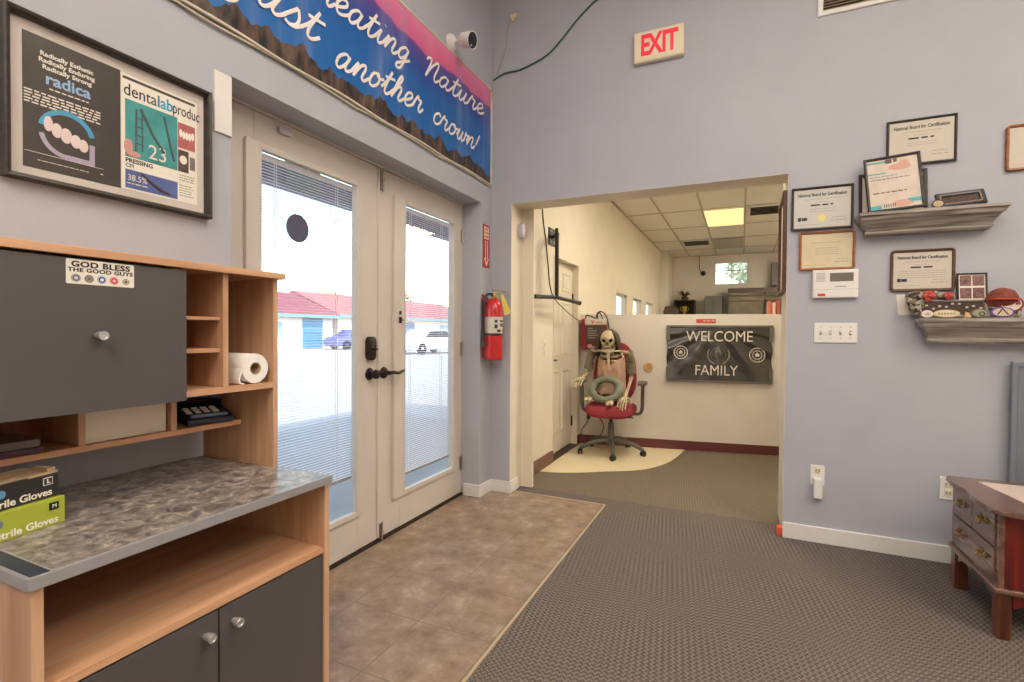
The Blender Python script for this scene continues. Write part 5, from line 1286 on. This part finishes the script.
b = B(); box(b, -.09, .09, -.11, .13, .345, .385, .012); tube(b, [(.08, -.02, .365), (.17, -.03, .36), (.21, -.03, .352)], .006, 8); obj('mechanism', b, M['black'], t, smooth=True)
# seat cushion: rounded pad with a waterfall front
def cushion(w, d, h, n=18, e=3.2, crown=.012):
    b = B(); rows = []
    prof = [(1, -.5), (1.0, -.15), (.995, .15), (.97, .36), (.90, .48), (.7, .55), (.4, .58), (0, .6)]
    m = 40
    def sup(a, s): 
        c, s_ = math.cos(a), math.sin(a)
        return (math.copysign(abs(c)**(2/e), c)*w/2*s, math.copysign(abs(s_)**(2/e), s_)*d/2*s)
    bot = [b.verts.new((*sup(2*PI*k/m, .92), -h*.5)) for k in range(m)]; rows.append(bot)
    for s, z in prof[1:-1]: rows.append([b.verts.new((*sup(2*PI*k/m, s), h*z)) for k in range(m)])
    for A, C in zip(rows[:-1], rows[1:]):
        for k in range(m): b.faces.new((A[k], A[(k+1) % m], C[(k+1) % m], C[k]))
    b.faces.new(rows[0][::-1]); b.faces.new(rows[-1])
    return b
b = cushion(.470, .46, .085)
for v in b.verts:
    if v.co.y < 0: v.co.z -= .35*(v.co.y/.23)**2*.075
obj('seat', b, M['seat_red'], t, smooth=True, xf=Matrix.Translation((0, -.01, .428)))
b = B(); box(b, -.20, .20, -.18, .18, .372, .388, .006); obj('seat_pan', b, M['black'], t)
b = cushion(.44, .60, .07, e=2.7)
for v in b.verts:
    f = (v.co.y+.30)/.6
    v.co.x *= 1-.20*f*f
    v.co.z += -.05*(v.co.x/.2)**2*-1*.5
obj('backrest', b, M['seat_red'], t, smooth=True, xf=Matrix.Translation((0, .225, .76)) @ Matrix.Rotation(R(-8), 4, 'X') @ Matrix.Rotation(PI/2, 4, 'X'))
b = B(); tube(b, catmull([(0, .10, .365), (0, .22, .37), (0, .265, .42), (0, .262, .55), (0, .285, .72)], 5), [.022, .022, .02, .02, .02], 10); obj('back_bar', b, M['black'], t, smooth=True)
for s in (-1, 1):
    b = B(); tube(b, catmull([(s*.19, .02, .385), (s*.26, .02, .39), (s*.285, .02, .44), (s*.288, .015, .56), (s*.290, .01, .665)], 5), [.014, .015, .017, .017, .016], 10); ar = obj('armrest', b, M['chair_grey'], t, smooth=True)
    b = B(); prism(b, [(s*.292+p[0], -.03+p[1]) for p in rrect(.072, .25, .034, 6)], .668, .695, 'xy', .010); obj('arm_pad', b, M['chair_grey'], ar, smooth=True)

# ------------------------------------------------------------------ skeleton decoration sitting in the chair
t = thing('skeleton_decoration', 'aged skeleton decoration with long dark hair sitting in the red office chair', 'skeleton', (.505, 1.50, .482))
SX = Vector((.505, 1.50, .482))
def W(x, y, z): return Vector((x, y, z))-SX
hc = W(.470, 1.575, 1.088)
# skull: cranium, cheek bones, upper jaw shaped on one surface
b = B(); bmesh.ops.create_icosphere(b, subdivisions=4, radius=1)
for v in b.verts:
    p = v.co.copy(); x, y, z = p
    r = Vector((x*.080, y*.096, z*.096))
    if z < -.05:                              # narrow to the jaw, bring forward
        f = min(1, (-z-.05)/.9)
        r.x *= 1-.36*f; r.y = r.y*(1-.35*f)-.022*f; r.z *= 1+.18*f
    if y < -.3:
        for sx_ in (-1, 1):                   # eye sockets
            d2 = ((x-sx_*.40)/.27)**2+((z+.06)/.25)**2
            if d2 < 1: r.y += .034*(1-d2)
            d3 = ((x-sx_*.62)/.2)**2+((z+.38)/.16)**2
            if d3 < 1: r.y -= .012*(1-d3); r.x += sx_*.006*(1-d3)
        d4 = (x/.13)**2+((z+.40)/.17)**2
        if d4 < 1: r.y += .028*(1-d4)
        if abs(x) < .5 and .12 < z < .3: r.y -= .006
    for sx_ in (-1, 1):
        d5 = ((y+.1)/.35)**2+((z+.18)/.3)**2
        if d5 < 1 and x*sx_ > .6: r.x -= sx_*.016*(1-d5)
    v.co = r
sk = obj('skull', b, M['bone'], t, smooth=2, xf=Matrix.Translation(hc) @ Matrix.Rotation(R(8), 4, 'Z') @ Matrix.Rotation(R(6), 4, 'X'))
for s in (-1, 1):
    b = B(); ball(b, hc+Vector((s*.030+.008, -.074, -.004)), (.021, .014, .019), 12, 8); obj('eye_socket', b, M['socket'], sk, smooth=True)
b = B(); ball(b, hc+Vector((.010, -.088, -.036)), (.009, .010, .014), 10, 8); ball(b, hc+Vector((.011, -.076, -.079)), (.024, .014, .009), 12, 8); obj('nose_and_mouth_hollow', b, M['socket'], sk, smooth=True)
b = B()
for k in range(7):
    a = (k-3)*.008
    box(b, hc.x+.010+a-.0033, hc.x+.010+a+.0033, hc.y-.092+abs(k-3)*.003, hc.y-.083+abs(k-3)*.003, hc.z-.074, hc.z-.062, .0015)
    box(b, hc.x+.010+a-.003, hc.x+.010+a+.003, hc.y-.088+abs(k-3)*.003, hc.y-.080+abs(k-3)*.003, hc.z-.096, hc.z-.086, .0015)
obj('teeth', b, mat('yellowed teeth', L(226, 212, 168), .4), sk)
b = B(); J = [(-.052, -.005, -.045), (-.050, -.012, -.085), (-.030, -.055, -.108), (.008, -.074, -.112), (.046, -.053, -.108), (.062, -.010, -.085), (.062, .0, -.045)]
tube(b, [hc+p for p in catmull(J, 5)], [.009, .011, .013, .015, .013, .011, .009], 10); obj('jaw', b, M['bone'], sk, smooth=True)
# hair: locks falling from the crown past the shoulders
b = B(); rh = random.Random(2)
for k in range(54):
    a = R(-32+244*k/53)          # leaves the face open towards -y
    ca, sa = math.cos(a), math.sin(a)
    top = hc+Vector((.02*ca, .02+.03*sa, .096))
    m1 = hc+Vector((.082*ca, .012+.094*sa, .045)); m2 = hc+Vector((.100*ca+rh.uniform(-.008, .008), .015+.100*sa, -.045)); m3 = hc+Vector((.112*ca+rh.uniform(-.016, .016), .02+.095*sa, -.150+rh.uniform(-.035, .02)))
    if sa < -.25: m2.x += .012*(1 if ca > 0 else -1); m3.x += .012*(1 if ca > 0 else -1)
    tube(b, catmull([top, m1, m2, m3], 4), [.012, .017, .014, .004], 6)
ball(b, hc+Vector((0, .022, .035)), (.080, .088, .070), 16, 10)
obj('hair', b, M['hair'], t, smooth=True)
# spine, ribs, breastbone, collar bones
b = B(); spine = catmull([W(.505, 1.63, .52), W(.51, 1.655, .66), W(.505, 1.660, .80), W(.495, 1.655, .93), W(.475, 1.615, 1.02)], 8)
for i in range(len(spine)-1):
    p, q = spine[i], spine[i+1]; tube(b, [p, p.lerp(q, .35), p.lerp(q, .7), q], [.014, .020, .020, .013], 8)
obj('spine', b, M['bone'], t, smooth=True)
b = B()
for k in range(8):
    z = .955-.031*k; w = .085+.045*math.sin(min(1, (k+1.2)/6)*PI*.55); fz = .030+.012*k
    for s in (-1, 1):
        pts = [W(.50, 1.65, z+.02), W(.50+s*w*.75, 1.655, z+.012), W(.50+s*w, 1.595, z-.005), W(.50+s*w*.72, 1.515, z-fz*.8), W(.50+s*(.018+.004*max(0, k-5)), 1.492, z-fz)]
        tube(b, catmull(pts, 5), [.006, .008, .009, .008, .006], 6)
ch = obj('rib_cage', b, M['bone'], t, smooth=True)
b = B(); tube(b, catmull([W(.492, 1.498, .955), W(.495, 1.487, .88), W(.50, 1.488, .79), W(.505, 1.492, .735)], 5), [.018, .015, .013, .006], 8); obj('breastbone', b, M['bone'], ch, smooth=True)
b = B()
for s, e in ((-1, W(.315, 1.575, .975)), (1, W(.672, 1.585, .965))): tube(b, catmull([W(.492, 1.50, .962), W(.50+s*.08, 1.515, .982), e], 5), [.010, .009, .015], 8)
obj('collar_bone', b, M['bone'], t, smooth=True)
# ragged cloth hanging inside and behind the ribs
b = B(); nu, nv = 22, 20; vv = []
for j in range(nv+1):
    f = j/nv; z = .925-.345*f; row = []
    for i in range(nu+1):
        u = -1+2*i/nu; w = .125+.022*f
        zz = z-(.03*abs(mnoise.noise(Vector((u*5, 0, 3)))) if j == nv else 0)
        zz -= (1-f)*.085*(1-abs(u))**1.2
        row.append(b.verts.new(W(.508+u*w, 1.468+.085*abs(u)**2.6-.012*f+.014*mnoise.noise(Vector((u*3, f*4, 0))), zz)))
    vv.append(row)
for j in range(nv):
    for i in range(nu): b.faces.new((vv[j][i], vv[j][i+1], vv[j+1][i+1], vv[j+1][i]))
g = bmesh.ops.extrude_face_region(b, geom=b.faces[:]); bmesh.ops.translate(b, vec=(0, .008, 0), verts=[v for v in g['geom'] if isinstance(v, bmesh.types.BMVert)])
obj('ragged_cloth', b, M['rag'], t, smooth=True)
def bone(bm, a, c, r0, r1, n=8):
    a, c = Vector(a), Vector(c)
    tube(bm, [a.lerp(c, f) for f in (0, .05, .14, .5, .86, .95, 1)], [r0*.8, r0, r0*.62, r0*.48, r1*.6, r1, r1*.8], n)
def hand(bm, wrist, direction, side, curl):
    d = Vector(direction).normalized(); up = Vector((0, 0, 1)); sd = d.cross(up).normalized()*side; up = sd.cross(d)*side
    for k in range(4):
        o_ = sd*(-.024+.016*k); base = wrist+d*.018+o_*.5
        kn = wrist+d*.075+o_*1.15
        L1, L2, L3 = ((.036, .022, .016), (.042, .026, .018), (.038, .024, .017), (.030, .018, .014))[k]
        tube(bm, [base, base.lerp(kn, .5), kn], [.007, .005, .0075], 6)
        p = kn; ang = 0
        for Ls in (L1, L2, L3):
            ang += curl; q = p+(d*math.cos(ang)-up*math.sin(ang)*1)*Ls
            tube(bm, [p, p.lerp(q, .5), q], [.0065, .0045, .006], 6); p = q
    th = wrist+d*.02-sd*.022; k2 = th+d*.03-sd*.028-up*.006; k3 = k2+d*.028-sd*.006-up*.012
    tube(bm, [wrist, th, k2], [.007, .006, .007], 6); tube(bm, [k2, k3], [.006, .0045], 6)
    ball(bm, wrist+d*.012, (.018, .018, .012), 10, 8)
for nm, s, sh_, el, wr, dr in (('left', -1, W(.305, 1.575, .972), W(.268, 1.60, .765), W(.262, 1.455, .728), (-.12, -.9, -.22)), ('right', 1, W(.680, 1.585, .962), W(.690, 1.62, .73), W(.672, 1.44, .565), (-.05, -1, -.35))):
    b = B(); bone(b, sh_, el, .023, .020); bone(b, el+Vector((.008, 0, 0)), wr+Vector((.008, 0, 0)), .016, .012); bone(b, el-Vector((.008, 0, 0)), wr-Vector((.008, 0, 0)), .014, .013); ball(b, sh_, .026, 12, 8)
    a_ = obj('arm', b, M['bone'], t, smooth=True)
    b = B(); hand(b, wr, dr, s, .28); bmesh.ops.scale(b, vec=(1.3, 1.2, 1.3), space=Matrix.Translation(-wr), verts=b.verts[:]); obj('hand', b, M['bone'], a_, smooth=True)
for sh_, el in ((W(.305, 1.575, .985), W(.268, 1.598, .77)), (W(.680, 1.585, .975), W(.690, 1.62, .735))):
    b = B(); pts = [sh_+Vector((0, 0, .012)), sh_.lerp(el, .12), sh_.lerp(el, .4), sh_.lerp(el, .7), sh_.lerp(el, .86)]
    tube(b, catmull(pts, 5), [.022, .038, .036, .040, .046], 14); b.normal_update(); noisy(b, .014, 26)
    obj('ragged_sleeve', b, M['sleeve'], t, smooth=True)
b = B()
for s in (-1, 1):
    ball(b, W(.505+s*.065, 1.60, .545), (.055, .030, .062), 14, 10, Matrix.Rotation(R(20*s), 4, 'Y')); tube(b, catmull([W(.505+s*.06, 1.575, .50), W(.505+s*.03, 1.535, .512), W(.505, 1.525, .52)], 4), [.018, .014, .015], 8)
obj('pelvis', b, M['bone'], t, smooth=True)
for a0, a1 in ((W(.425, 1.575, .525), W(.345, 1.318, .532)), (W(.590, 1.570, .535), W(.560, 1.282, .512))):
    b = B(); bone(b, a0, a1, .026, .024, 10)
    for s in (-1, 1): ball(b, a1+Vector((s*.017, -.006, -.004)), (.020, .024, .022), 12, 8)
    obj('thigh_bone', b, M['bone'], t, smooth=True)
# grey rubber ring in the lap
b = B(); rr_, tr = .122, .036; nu, nv = 44, 14; rows = []
for i in range(nu):
    a = 2*PI*i/nu; rows.append([b.verts.new(((rr_+tr*math.cos(2*PI*j/nv))*math.cos(a)*1.06, (rr_+tr*math.cos(2*PI*j/nv))*math.sin(a)*.86, tr*math.sin(2*PI*j/nv)*1.0)) for j in range(nv)])
for i in range(nu):
    for j in range(nv): b.faces.new((rows[i][j], rows[(i+1) % nu][j], rows[(i+1) % nu][(j+1) % nv], rows[i][(j+1) % nv]))
b.normal_update(); noisy(b, .005, 22)
o = tag(obj('rubber_ring', b, M['ring_grey'], smooth=True, xf=Matrix.Translation((.488, 1.425, .618)) @ Matrix.Rotation(R(62), 4, 'X')), 'mottled grey green ring lying in the lap of the skeleton', 'ring'); origin_to(o, (.488, 1.425, .618))

# ------------------------------------------------------------------ far end of the back room
def vent(label, x0, x1, y0, y1, dark):
    t = thing('ceiling_vent', label, 'vent', ((x0+x1)/2, (y0+y1)/2, 2.82)); w, h = x1-x0, y1-y0
    b = B()
    for a in ((-w/2, -w/2+.03, -h/2, h/2), (w/2-.03, w/2, -h/2, h/2), (-w/2, w/2, -h/2, -h/2+.03), (-w/2, w/2, h/2-.03, h/2)): box(b, a[0], a[1], a[2], a[3], -.014, 0, .002)
    obj('frame', b, M['white_trim'], t)
    b = B(); box(b, -w/2+.03, w/2-.03, -h/2+.03, h/2-.03, -.002, 0); obj('duct', b, M['black_matte'], t)
    b = B(); n = 7
    for k in range(n):
        y = -h/2+.05+(h-.1)*k/(n-1); prism(b, [(y-.012, -.014), (y+.012, -.004), (y+.012, -.002), (y-.012, -.012)], -w/2+.03, w/2-.03, 'yz')
    obj('slats', b, M['tbar'], t)
vent('ceiling vent grille at the right of the lit panel in the back room', 1.70, 2.17, 4.02, 4.58, 1)
vent('ceiling vent grille further back on the left of the lit panel', .63, 1.11, 6.26, 6.80, 1)
b = B(); box(b, 1.16, 1.65, 6.22, 7.28, 2.800, 2.812, .002); o = tag(obj('unlit_ceiling_panel', b, mat('grey diffuser', L(168, 160, 138), .4)), 'unlit grey ceiling panel between the lit one and the far window', 'ceiling light'); origin_to(o, (1.40, 6.75, 2.812))

t = thing('wall_camera', 'black dome camera with a cable on the far wall', 'camera', (.885, 8.2, 2.44))
b = B(); ball(b, (0, -.03, 0), (.055, .045, .055), 16, 10); lathe(b, [(0, 0), (.05, 0), (.05, .02), (0, .02)], 16, Matrix.Rotation(PI/2, 4, 'X')); obj('dome', b, M['black'], t, smooth=True)
b = B(); tube(b, catmull([(-.04, -.02, .01), (-.075, -.012, .10), (-.085, -.012, .25), (-.085, -.012, .37)], 5), .008, 6); obj('cable', b, M['cable_black'], t)
t = thing('tall_metal_cabinet', 'tall slate grey metal cabinet against the far wall', 'cabinet', (1.115, 7.98, 0))
b = B(); box(b, -.165, .165, -.20, .20, 0, 1.925, .006); obj('body', b, M['slate_metal'], t)
for s in (-1, 1):
    b = B(); box(b, s*.082-.078, s*.082+.078, -.212, -.20, .06, 1.89, .004); d = obj('door', b, M['slate_metal'], t)
    b = B(); box(b, s*.02-.006, s*.02+.006, -.232, -.212, 1.0, 1.12, .003); obj('handle', b, M['steel'], d)
t = thing('glazed_cabinet', 'wide dark framed glazed cabinet against the far wall', 'cabinet', (2.05, 7.98, 0))
b = B(); box(b, -.67, .67, -.19, .20, 0, .95, .006); box(b, -.67, .67, .17, .20, .95, 2.07); box(b, -.67, .67, -.19, .20, 1.97, 2.07, .006); box(b, -.67, -.63, -.19, .2, .95, 1.97); box(b, .63, .67, -.19, .2, .95, 1.97); obj('body', b, mat('dark brown cabinet', L(86, 74, 62), .4), t)
b = B(); box(b, -.63, .63, -.15, .17, 1.86, 1.885); box(b, -.63, .63, -.15, .17, 1.42, 1.44); obj('shelf', b, mat('pale cabinet shelf', L(150, 138, 118), .4), t)
b = B(); box(b, -.63, -.01, -.18, -.174, .95, 1.97); obj('glass_door', b, M['mirror'], t)
b = B(); box(b, .01, .63, -.165, -.159, .95, 1.97); obj('glass_door', b, M['mirror'], t)
b = B(); box(b, -.645, .645, -.192, -.170, 1.90, 1.93, .004); box(b, -.645, .645, -.192, -.170, 1.80, 1.815, .004); obj('rail', b, mat('dark rail', L(60, 52, 46), .4), t)
t = thing('grey_wall_cabinet', 'narrow grey cabinet hanging high on the far wall at the right', 'cabinet', (2.33, 8.2, 2.12))
b = B(); box(b, -.16, .16, -.25, 0, 0, .46, .004); obj('body', b, M['slate_metal'], t)
b = B(); box(b, -.15, .15, -.262, -.25, .01, .45, .003); obj('door', b, M['slate_metal'], t)
t = thing('black_bookcase', 'black low bookcase against the far wall beside the pier', 'bookcase', (.545, 7.98, 0))
b = B(); box(b, -.20, .20, -.18, .20, 0, .04); box(b, -.20, -.18, -.18, .20, 0, 1.86); box(b, .18, .20, -.18, .20, 0, 1.86); box(b, -.20, .20, .18, .20, 0, 1.86); box(b, -.20, .20, -.18, .20, 1.84, 1.86); obj('case', b, mat('blackish brown wood', L(56, 48, 40), .5), t)
for z in (.45, .90, 1.30):
    b = B(); box(b, -.18, .18, -.17, .18, z, z+.02); obj('shelf', b, mat('bookcase shelf', L(64, 54, 44), .5), t)
t = thing('potted_plant', 'spiky dark plant on top of the black bookcase', 'plant', (.545, 7.96, 1.86))
b = B(); lathe(b, [(0, 0), (.06, 0), (.08, .07), (.07, .07), (.06, .055), (0, .055)], 18); obj('pot', b, mat('brown pot', L(92, 68, 48), .5), t, smooth=True)
b = B(); rp = random.Random(4)
for k in range(16):
    a = 2*PI*k/16; r = rp.uniform(.10, .20); h = rp.uniform(.06, .15)
    tube(b, catmull([(0, 0, .05), (r*.4*math.cos(a), r*.4*math.sin(a), .07+h*.6), (r*math.cos(a), r*math.sin(a), .06+h)], 4), [.012, .012, .002], 6)
obj('leaves', b, M['leaf'], t, smooth=True)
t = thing('gold_trophy', 'slim gold trophy standing inside the black bookcase', 'trophy', (.545, 7.87, 1.32))
b = B(); lathe(b, [(0, 0), (.05, 0), (.05, .04), (.03, .06), (.016, .09), (.016, .24), (.03, .27), (.045, .33), (.05, .40), (.04, .41), (0, .40)], 18); obj('cup', b, M['gold'], t, smooth=True)
b = B()
for s in (-1, 1): tube(b, catmull([(s*.044, 0, .39), (s*.08, 0, .38), (s*.075, 0, .33), (s*.036, 0, .29)], 5), .006, 6)
obj('handle', b, M['gold'], t, smooth=True)
t = thing('high_back_chair', 'dark high backed chair in front of the pier', 'chair', (.40, 6.95, 0), R(10))
b = B()
for x in (-.13, .13): tube(b, [(x, .18, 0), (x, .20, .9), (x, .20, 1.62)], .018, 8); tube(b, [(x, -.18, 0), (x, -.18, .62)], .018, 8)
obj('frame', b, mat('dark chair wood', L(70, 54, 42), .5), t)
b = B(); box(b, -.20, .20, -.21, .20, .62, .66, .01); obj('seat', b, mat('brown chair seat', L(96, 76, 60), .6), t)
b = B(); prism(b, [(-.13, 1.0), (.13, 1.0), (.13, 1.64), (.07, 1.68), (-.07, 1.70), (-.13, 1.68)], .195, .225, 'xz', .006); obj('backrest', b, mat('dark brown chair back', L(84, 66, 52), .5), t, xf=Matrix.Translation((0, -.02, 0)))
for x, h, c, lab in ((1.880, .125, L(214, 120, 92), 'orange red booklet at the left of the three on the ledge of the partition'), (1.918, .112, L(236, 214, 192), 'white booklet between two red ones on the ledge of the partition'), (1.956, .135, L(196, 84, 66), 'red booklet nearest the jamb on the ledge of the partition')):
    t = thing('booklet', lab, 'booklet', (x, hwy(x)+.06, HP), R(6))
    b = B(); box(b, -.012, .012, -.04, .04, 0, h, .001); obj('cover', b, mat('booklet cover', c, .5), t)
    b = B(); box(b, -.009, .009, -.037, .041, .003, h+.001-.002); obj('pages', b, M['paper'], t)

# ------------------------------------------------------------------ outside
b = B(); box(b, -70, -.26, -30, 90, -.35, -.15); struct('ground_outside', b, mat('sunlit concrete', L(196, 190, 182), .9, var=.08, vscale=.6, bump=.3, bscale=6))
b = B(); box(b, -3.2, -.26, -6, 2.5, -.15, -.02); struct('path_outside', b, mat('walk concrete', L(178, 172, 166), .9, var=.06, vscale=2))
t = thing('porch_canopy', 'violet grey porch canopy seen through the top of the left entrance door', 'canopy', (-1.0, -1.2, 2.9))
b = B(); box(b, -.62, .70, -4, 4.4, 0, .10); obj('roof_slab', b, mat('canopy roof', L(168, 160, 160), .7), t)
b = B(); box(b, -.60, -.46, -4, 4.4, -.66, -.52, .01); obj('beam', b, mat('violet grey beam', L(122, 112, 136), .6), t)
for y in (-3.9, 4.2):
    b = B(); box(b, -.60, -.46, y-.07, y+.07, -3.05, 0, .01); obj('post', b, mat('violet grey post', L(122, 112, 136), .6), t)
t = thing('hanging_sign', 'grey green hanging sign board under the porch canopy outside the left entrance door', 'sign', (-1.435, -.383, 2.314))
b = B(); box(b, -.015, .005, -.165, .165, -.098, .098, .004); obj('board', b, mat('grey green board', L(120, 132, 118), .6), t)
b = B()
for y in (-.12, .12): tube(b, [(.0, y, .09), (.0, y, .59)], .006, 6)
obj('hanger', b, M['dark_metal'], t)

def house(label, x, y0, y1, zw, zr, dep, doors, wallc, roofc):
    t = thing('house', label, 'house', (x-dep/2, (y0+y1)/2, -.15)); o_ = t.location.copy()
    b = B(); box(b, x-dep, x, y0, y1, -.15, zw); obj('walls', b, mat('white render', wallc, .8), t, world=True)
    b = B(); prism(b, [(x+.5, zw-.05), (x+.5, zw+.1), (x-dep/2, zr), (x-dep-.5, zw+.1), (x-dep-.5, zw-.05)], y0-.4, y1+.4, 'xz'); obj('roof', b, mat('red brown roof', roofc, .8, var=.12, vscale=1.5), t, world=True)
    b = B(); box(b, x+.48, x+.56, y0-.4, y1+.4, zw-.1, zw+.12); obj('fascia', b, mat('teal fascia', L(120, 166, 172), .6), t, world=True)
    for kind, ya, yb, za, zb, c in doors:
        b = B(); box(b, x, x+.06, ya, yb, za, zb, .01); d = obj(kind, b, mat(kind+' paint', c, .5), t, world=True)
        if kind == 'garage_door':
            b = B()
            for k in range(1, 4): box(b, x+.055, x+.075, ya, yb, za+(zb-za)*k/4-.015, za+(zb-za)*k/4+.015)
            obj('panel_seams', b, mat('seam grey', L(70, 100, 124), .6), d, world=True)
    return t
house('white house with red roof and blue garage door across the road', -26, 6, 24.9, 2.15, 4.1, 9, [('garage_door', 22.1, 23.9, -.1, 2.0, L(96, 150, 190)), ('window', 19.2, 20.4, .7, 1.7, L(150, 180, 196)), ('window', 14, 15.5, .7, 1.7, L(150, 180, 196)), ('window', 10, 11.5, .7, 1.7, L(150, 180, 196))], L(232, 230, 226), L(150, 88, 92))
house('paler white house with red roof further along the road', -27, 26.5, 48, 2.3, 4.4, 9, [('garage_door', 34, 36.5, -.1, 2.0, L(120, 140, 170)), ('window', 29, 30.5, .8, 1.8, L(150, 180, 196)), ('window', 41, 43, .8, 1.8, L(150, 180, 196))], L(236, 230, 224), L(170, 110, 108))
def leaf_ball(bm, c, r, rnd, n, s):
    for k in range(n):
        d = Vector((rnd.gauss(0, 1), rnd.gauss(0, 1), rnd.gauss(0, 1))).normalized()*r*rnd.uniform(.55, 1)
        p = Vector(c)+Vector((d.x, d.y, d.z*.8)); q = Matrix.Rotation(rnd.uniform(0, 6), 3, 'X') @ Matrix.Rotation(rnd.uniform(0, 6), 3, 'Z')
        bm.faces.new([bm.verts.new(p+q @ Vector(v)) for v in ((-s, -s*.5, 0), (s*.3, -s*.6, s*.2), (s, 0, 0), (s*.3, s*.6, s*.2))])
def tree(label, x, y, h, r, c, seed):
    t = thing('tree', label, 'tree', (x, y, -.15)); rt = random.Random(seed)
    b = B(); tube(b, catmull([(0, 0, 0), (.1, .1, h*.4), (0, .2, h*.75)], 5), [.22, .16, .08], 8)
    for k in range(5): a = k*1.26; tube(b, [(.05, .1, h*.5), (math.cos(a)*r*.6, math.sin(a)*r*.6, h*.8)], [.09, .03], 6)
    obj('trunk', b, mat('bark', L(96, 80, 66), .9), t)
    b = B()
    for k in range(6): a = k*1.05; leaf_ball(b, (math.cos(a)*r*.5, math.sin(a)*r*.5, h*.85+rt.uniform(-.4, .4)), r*.62, rt, 260, .16)
    obj('foliage', b, mat('leaf green', c, .7, var=.25, vscale=2), t)
tree('light green tree behind the red roofed house across the road', -40, 38.5, 5.2, 2.6, L(150, 166, 104), 1)
tree('dark green tree behind the paler house', -42, 52, 5.8, 3.0, L(96, 124, 80), 2)
tree('round green tree outside the far window of the back room', 3.2, 24, 5.4, 2.2, L(196, 204, 170), 3)
def car(label, x, y, c, rz):
    t = thing('car', label, 'car', (x, y, -.15), rz)
    b = B(); prism(b, [(-2.1, .25), (-2.15, .62), (-1.9, .85), (-1.2, .92), (-.7, 1.40), (.7, 1.42), (1.25, .95), (2.0, .82), (2.15, .55), (2.1, .25)], -.85, .85, 'xz', .06); bd = obj('body', b, mat('car paint', c, .3, coat=.5), t, smooth=True)
    b = B(); prism(b, [(-1.08, .95), (-.66, 1.34), (.66, 1.36), (1.1, .97)], -.865, .865, 'xz', .01); obj('windows', b, mat('car glass', L(70, 80, 96), .15), bd)
    for x_ in (-1.3, 1.3):
        for y_ in (-.78, .78):
            b = B(); lathe(b, [(.12, -.10), (.30, -.10), (.33, -.06), (.33, .06), (.30, .10), (.12, .10), (.12, -.10)], 22, Matrix.Translation((x_, y_, .33)) @ Matrix.Rotation(PI/2, 4, 'X')); obj('wheel', b, M['black'], t, smooth=True)
    return t
car('violet blue car parked beyond the road', -23.4, 24.6, L(108, 110, 170), R(75))
car('white car parked close to the porch outside the right entrance door', -15.2, 21.5, L(224, 228, 236), R(80))

GROUPS = {'certificate': 'framed certificates on the back wall', 'wall_shelf': 'grey moulding shelves on the back wall', 'ceiling_light': 'ceiling light panels', 'ceiling_vent': 'ceiling vents of the back room',
          'glove_box': 'glove boxes on the counter', 'round_patch': 'patches on the lower shelf', 'red_ribbon': 'red ribbons on the lower shelf', 'picture_frame': 'picture frames on the upper shelf', 'booklet': 'booklets on the ledge',
          'light_switch': 'light switches by the panel door', 'wall_outlet': 'outlets on the back wall', 'tree': 'trees outside', 'house': 'houses across the road', 'car': 'parked cars'}
for o in bpy.data.objects:
    k = o.name.split('.')[0]
    if o.parent is None and k in GROUPS: o['group'] = GROUPS[k]

# ------------------------------------------------------------------ daylight
w = bpy.data.worlds.new('sky'); sc.world = w; w.use_nodes = True
N = w.node_tree.nodes; K = w.node_tree.links
sky = N.new('ShaderNodeTexSky'); sky.sky_type = 'NISHITA'; sky.sun_disc = False; sky.sun_elevation = R(48); sky.sun_rotation = R(120); sky.dust_density = .8; sky.air_density = 1.6
N['Background'].inputs['Strength'].default_value = .40
K.new(sky.outputs[0], N['Background'].inputs['Color'])
sl = bpy.data.lights.new('sun', 'SUN'); sl.energy = 2.8; sl.angle = R(1); sl.color = (1, .95, .86)
so = bpy.data.objects.new('sun', sl); COL.objects.link(so)
so.rotation_euler = Vector((-.62, .25, -.80)).to_track_quat('-Z', 'Y').to_euler()

# ------------------------------------------------------------------ camera
cam = bpy.data.cameras.new('camera'); co = bpy.data.objects.new('camera', cam); COL.objects.link(co)
cam.sensor_width = 36; cam.lens = 498.6*36/1024; cam.clip_start = .02; cam.clip_end = 300
yaw, pitch, roll = R(24.709), R(-.954), R(-.447)
fw = Vector((-math.sin(yaw)*math.cos(pitch), math.cos(yaw)*math.cos(pitch), math.sin(pitch)))
rt = Vector((math.cos(yaw), math.sin(yaw), 0)); up = rt.cross(fw)
r2 = rt*math.cos(roll)-up*math.sin(roll); u2 = up*math.cos(roll)+rt*math.sin(roll)
m3 = Matrix((r2, u2, -fw)).transposed().to_4x4(); m3.translation = (1.645, -3.214, 1.154)
co.matrix_world = m3
sc.camera = co
cam.shift_y = -.613/1024
sc.view_settings.view_transform = 'Standard'; sc.view_settings.look = 'None'
sc.view_settings.gamma = 1; sc.view_settings.use_curve_mapping = False
sc.view_settings.exposure = .40
sc.cycles.use_denoising = True
sc.cycles.max_bounces = 10; sc.cycles.diffuse_bounces = 5; sc.cycles.transparent_max_bounces = 12
sc.cycles.caustics_reflective = False; sc.cycles.caustics_refractive = False
sc.cycles.sample_clamp_indirect = 8
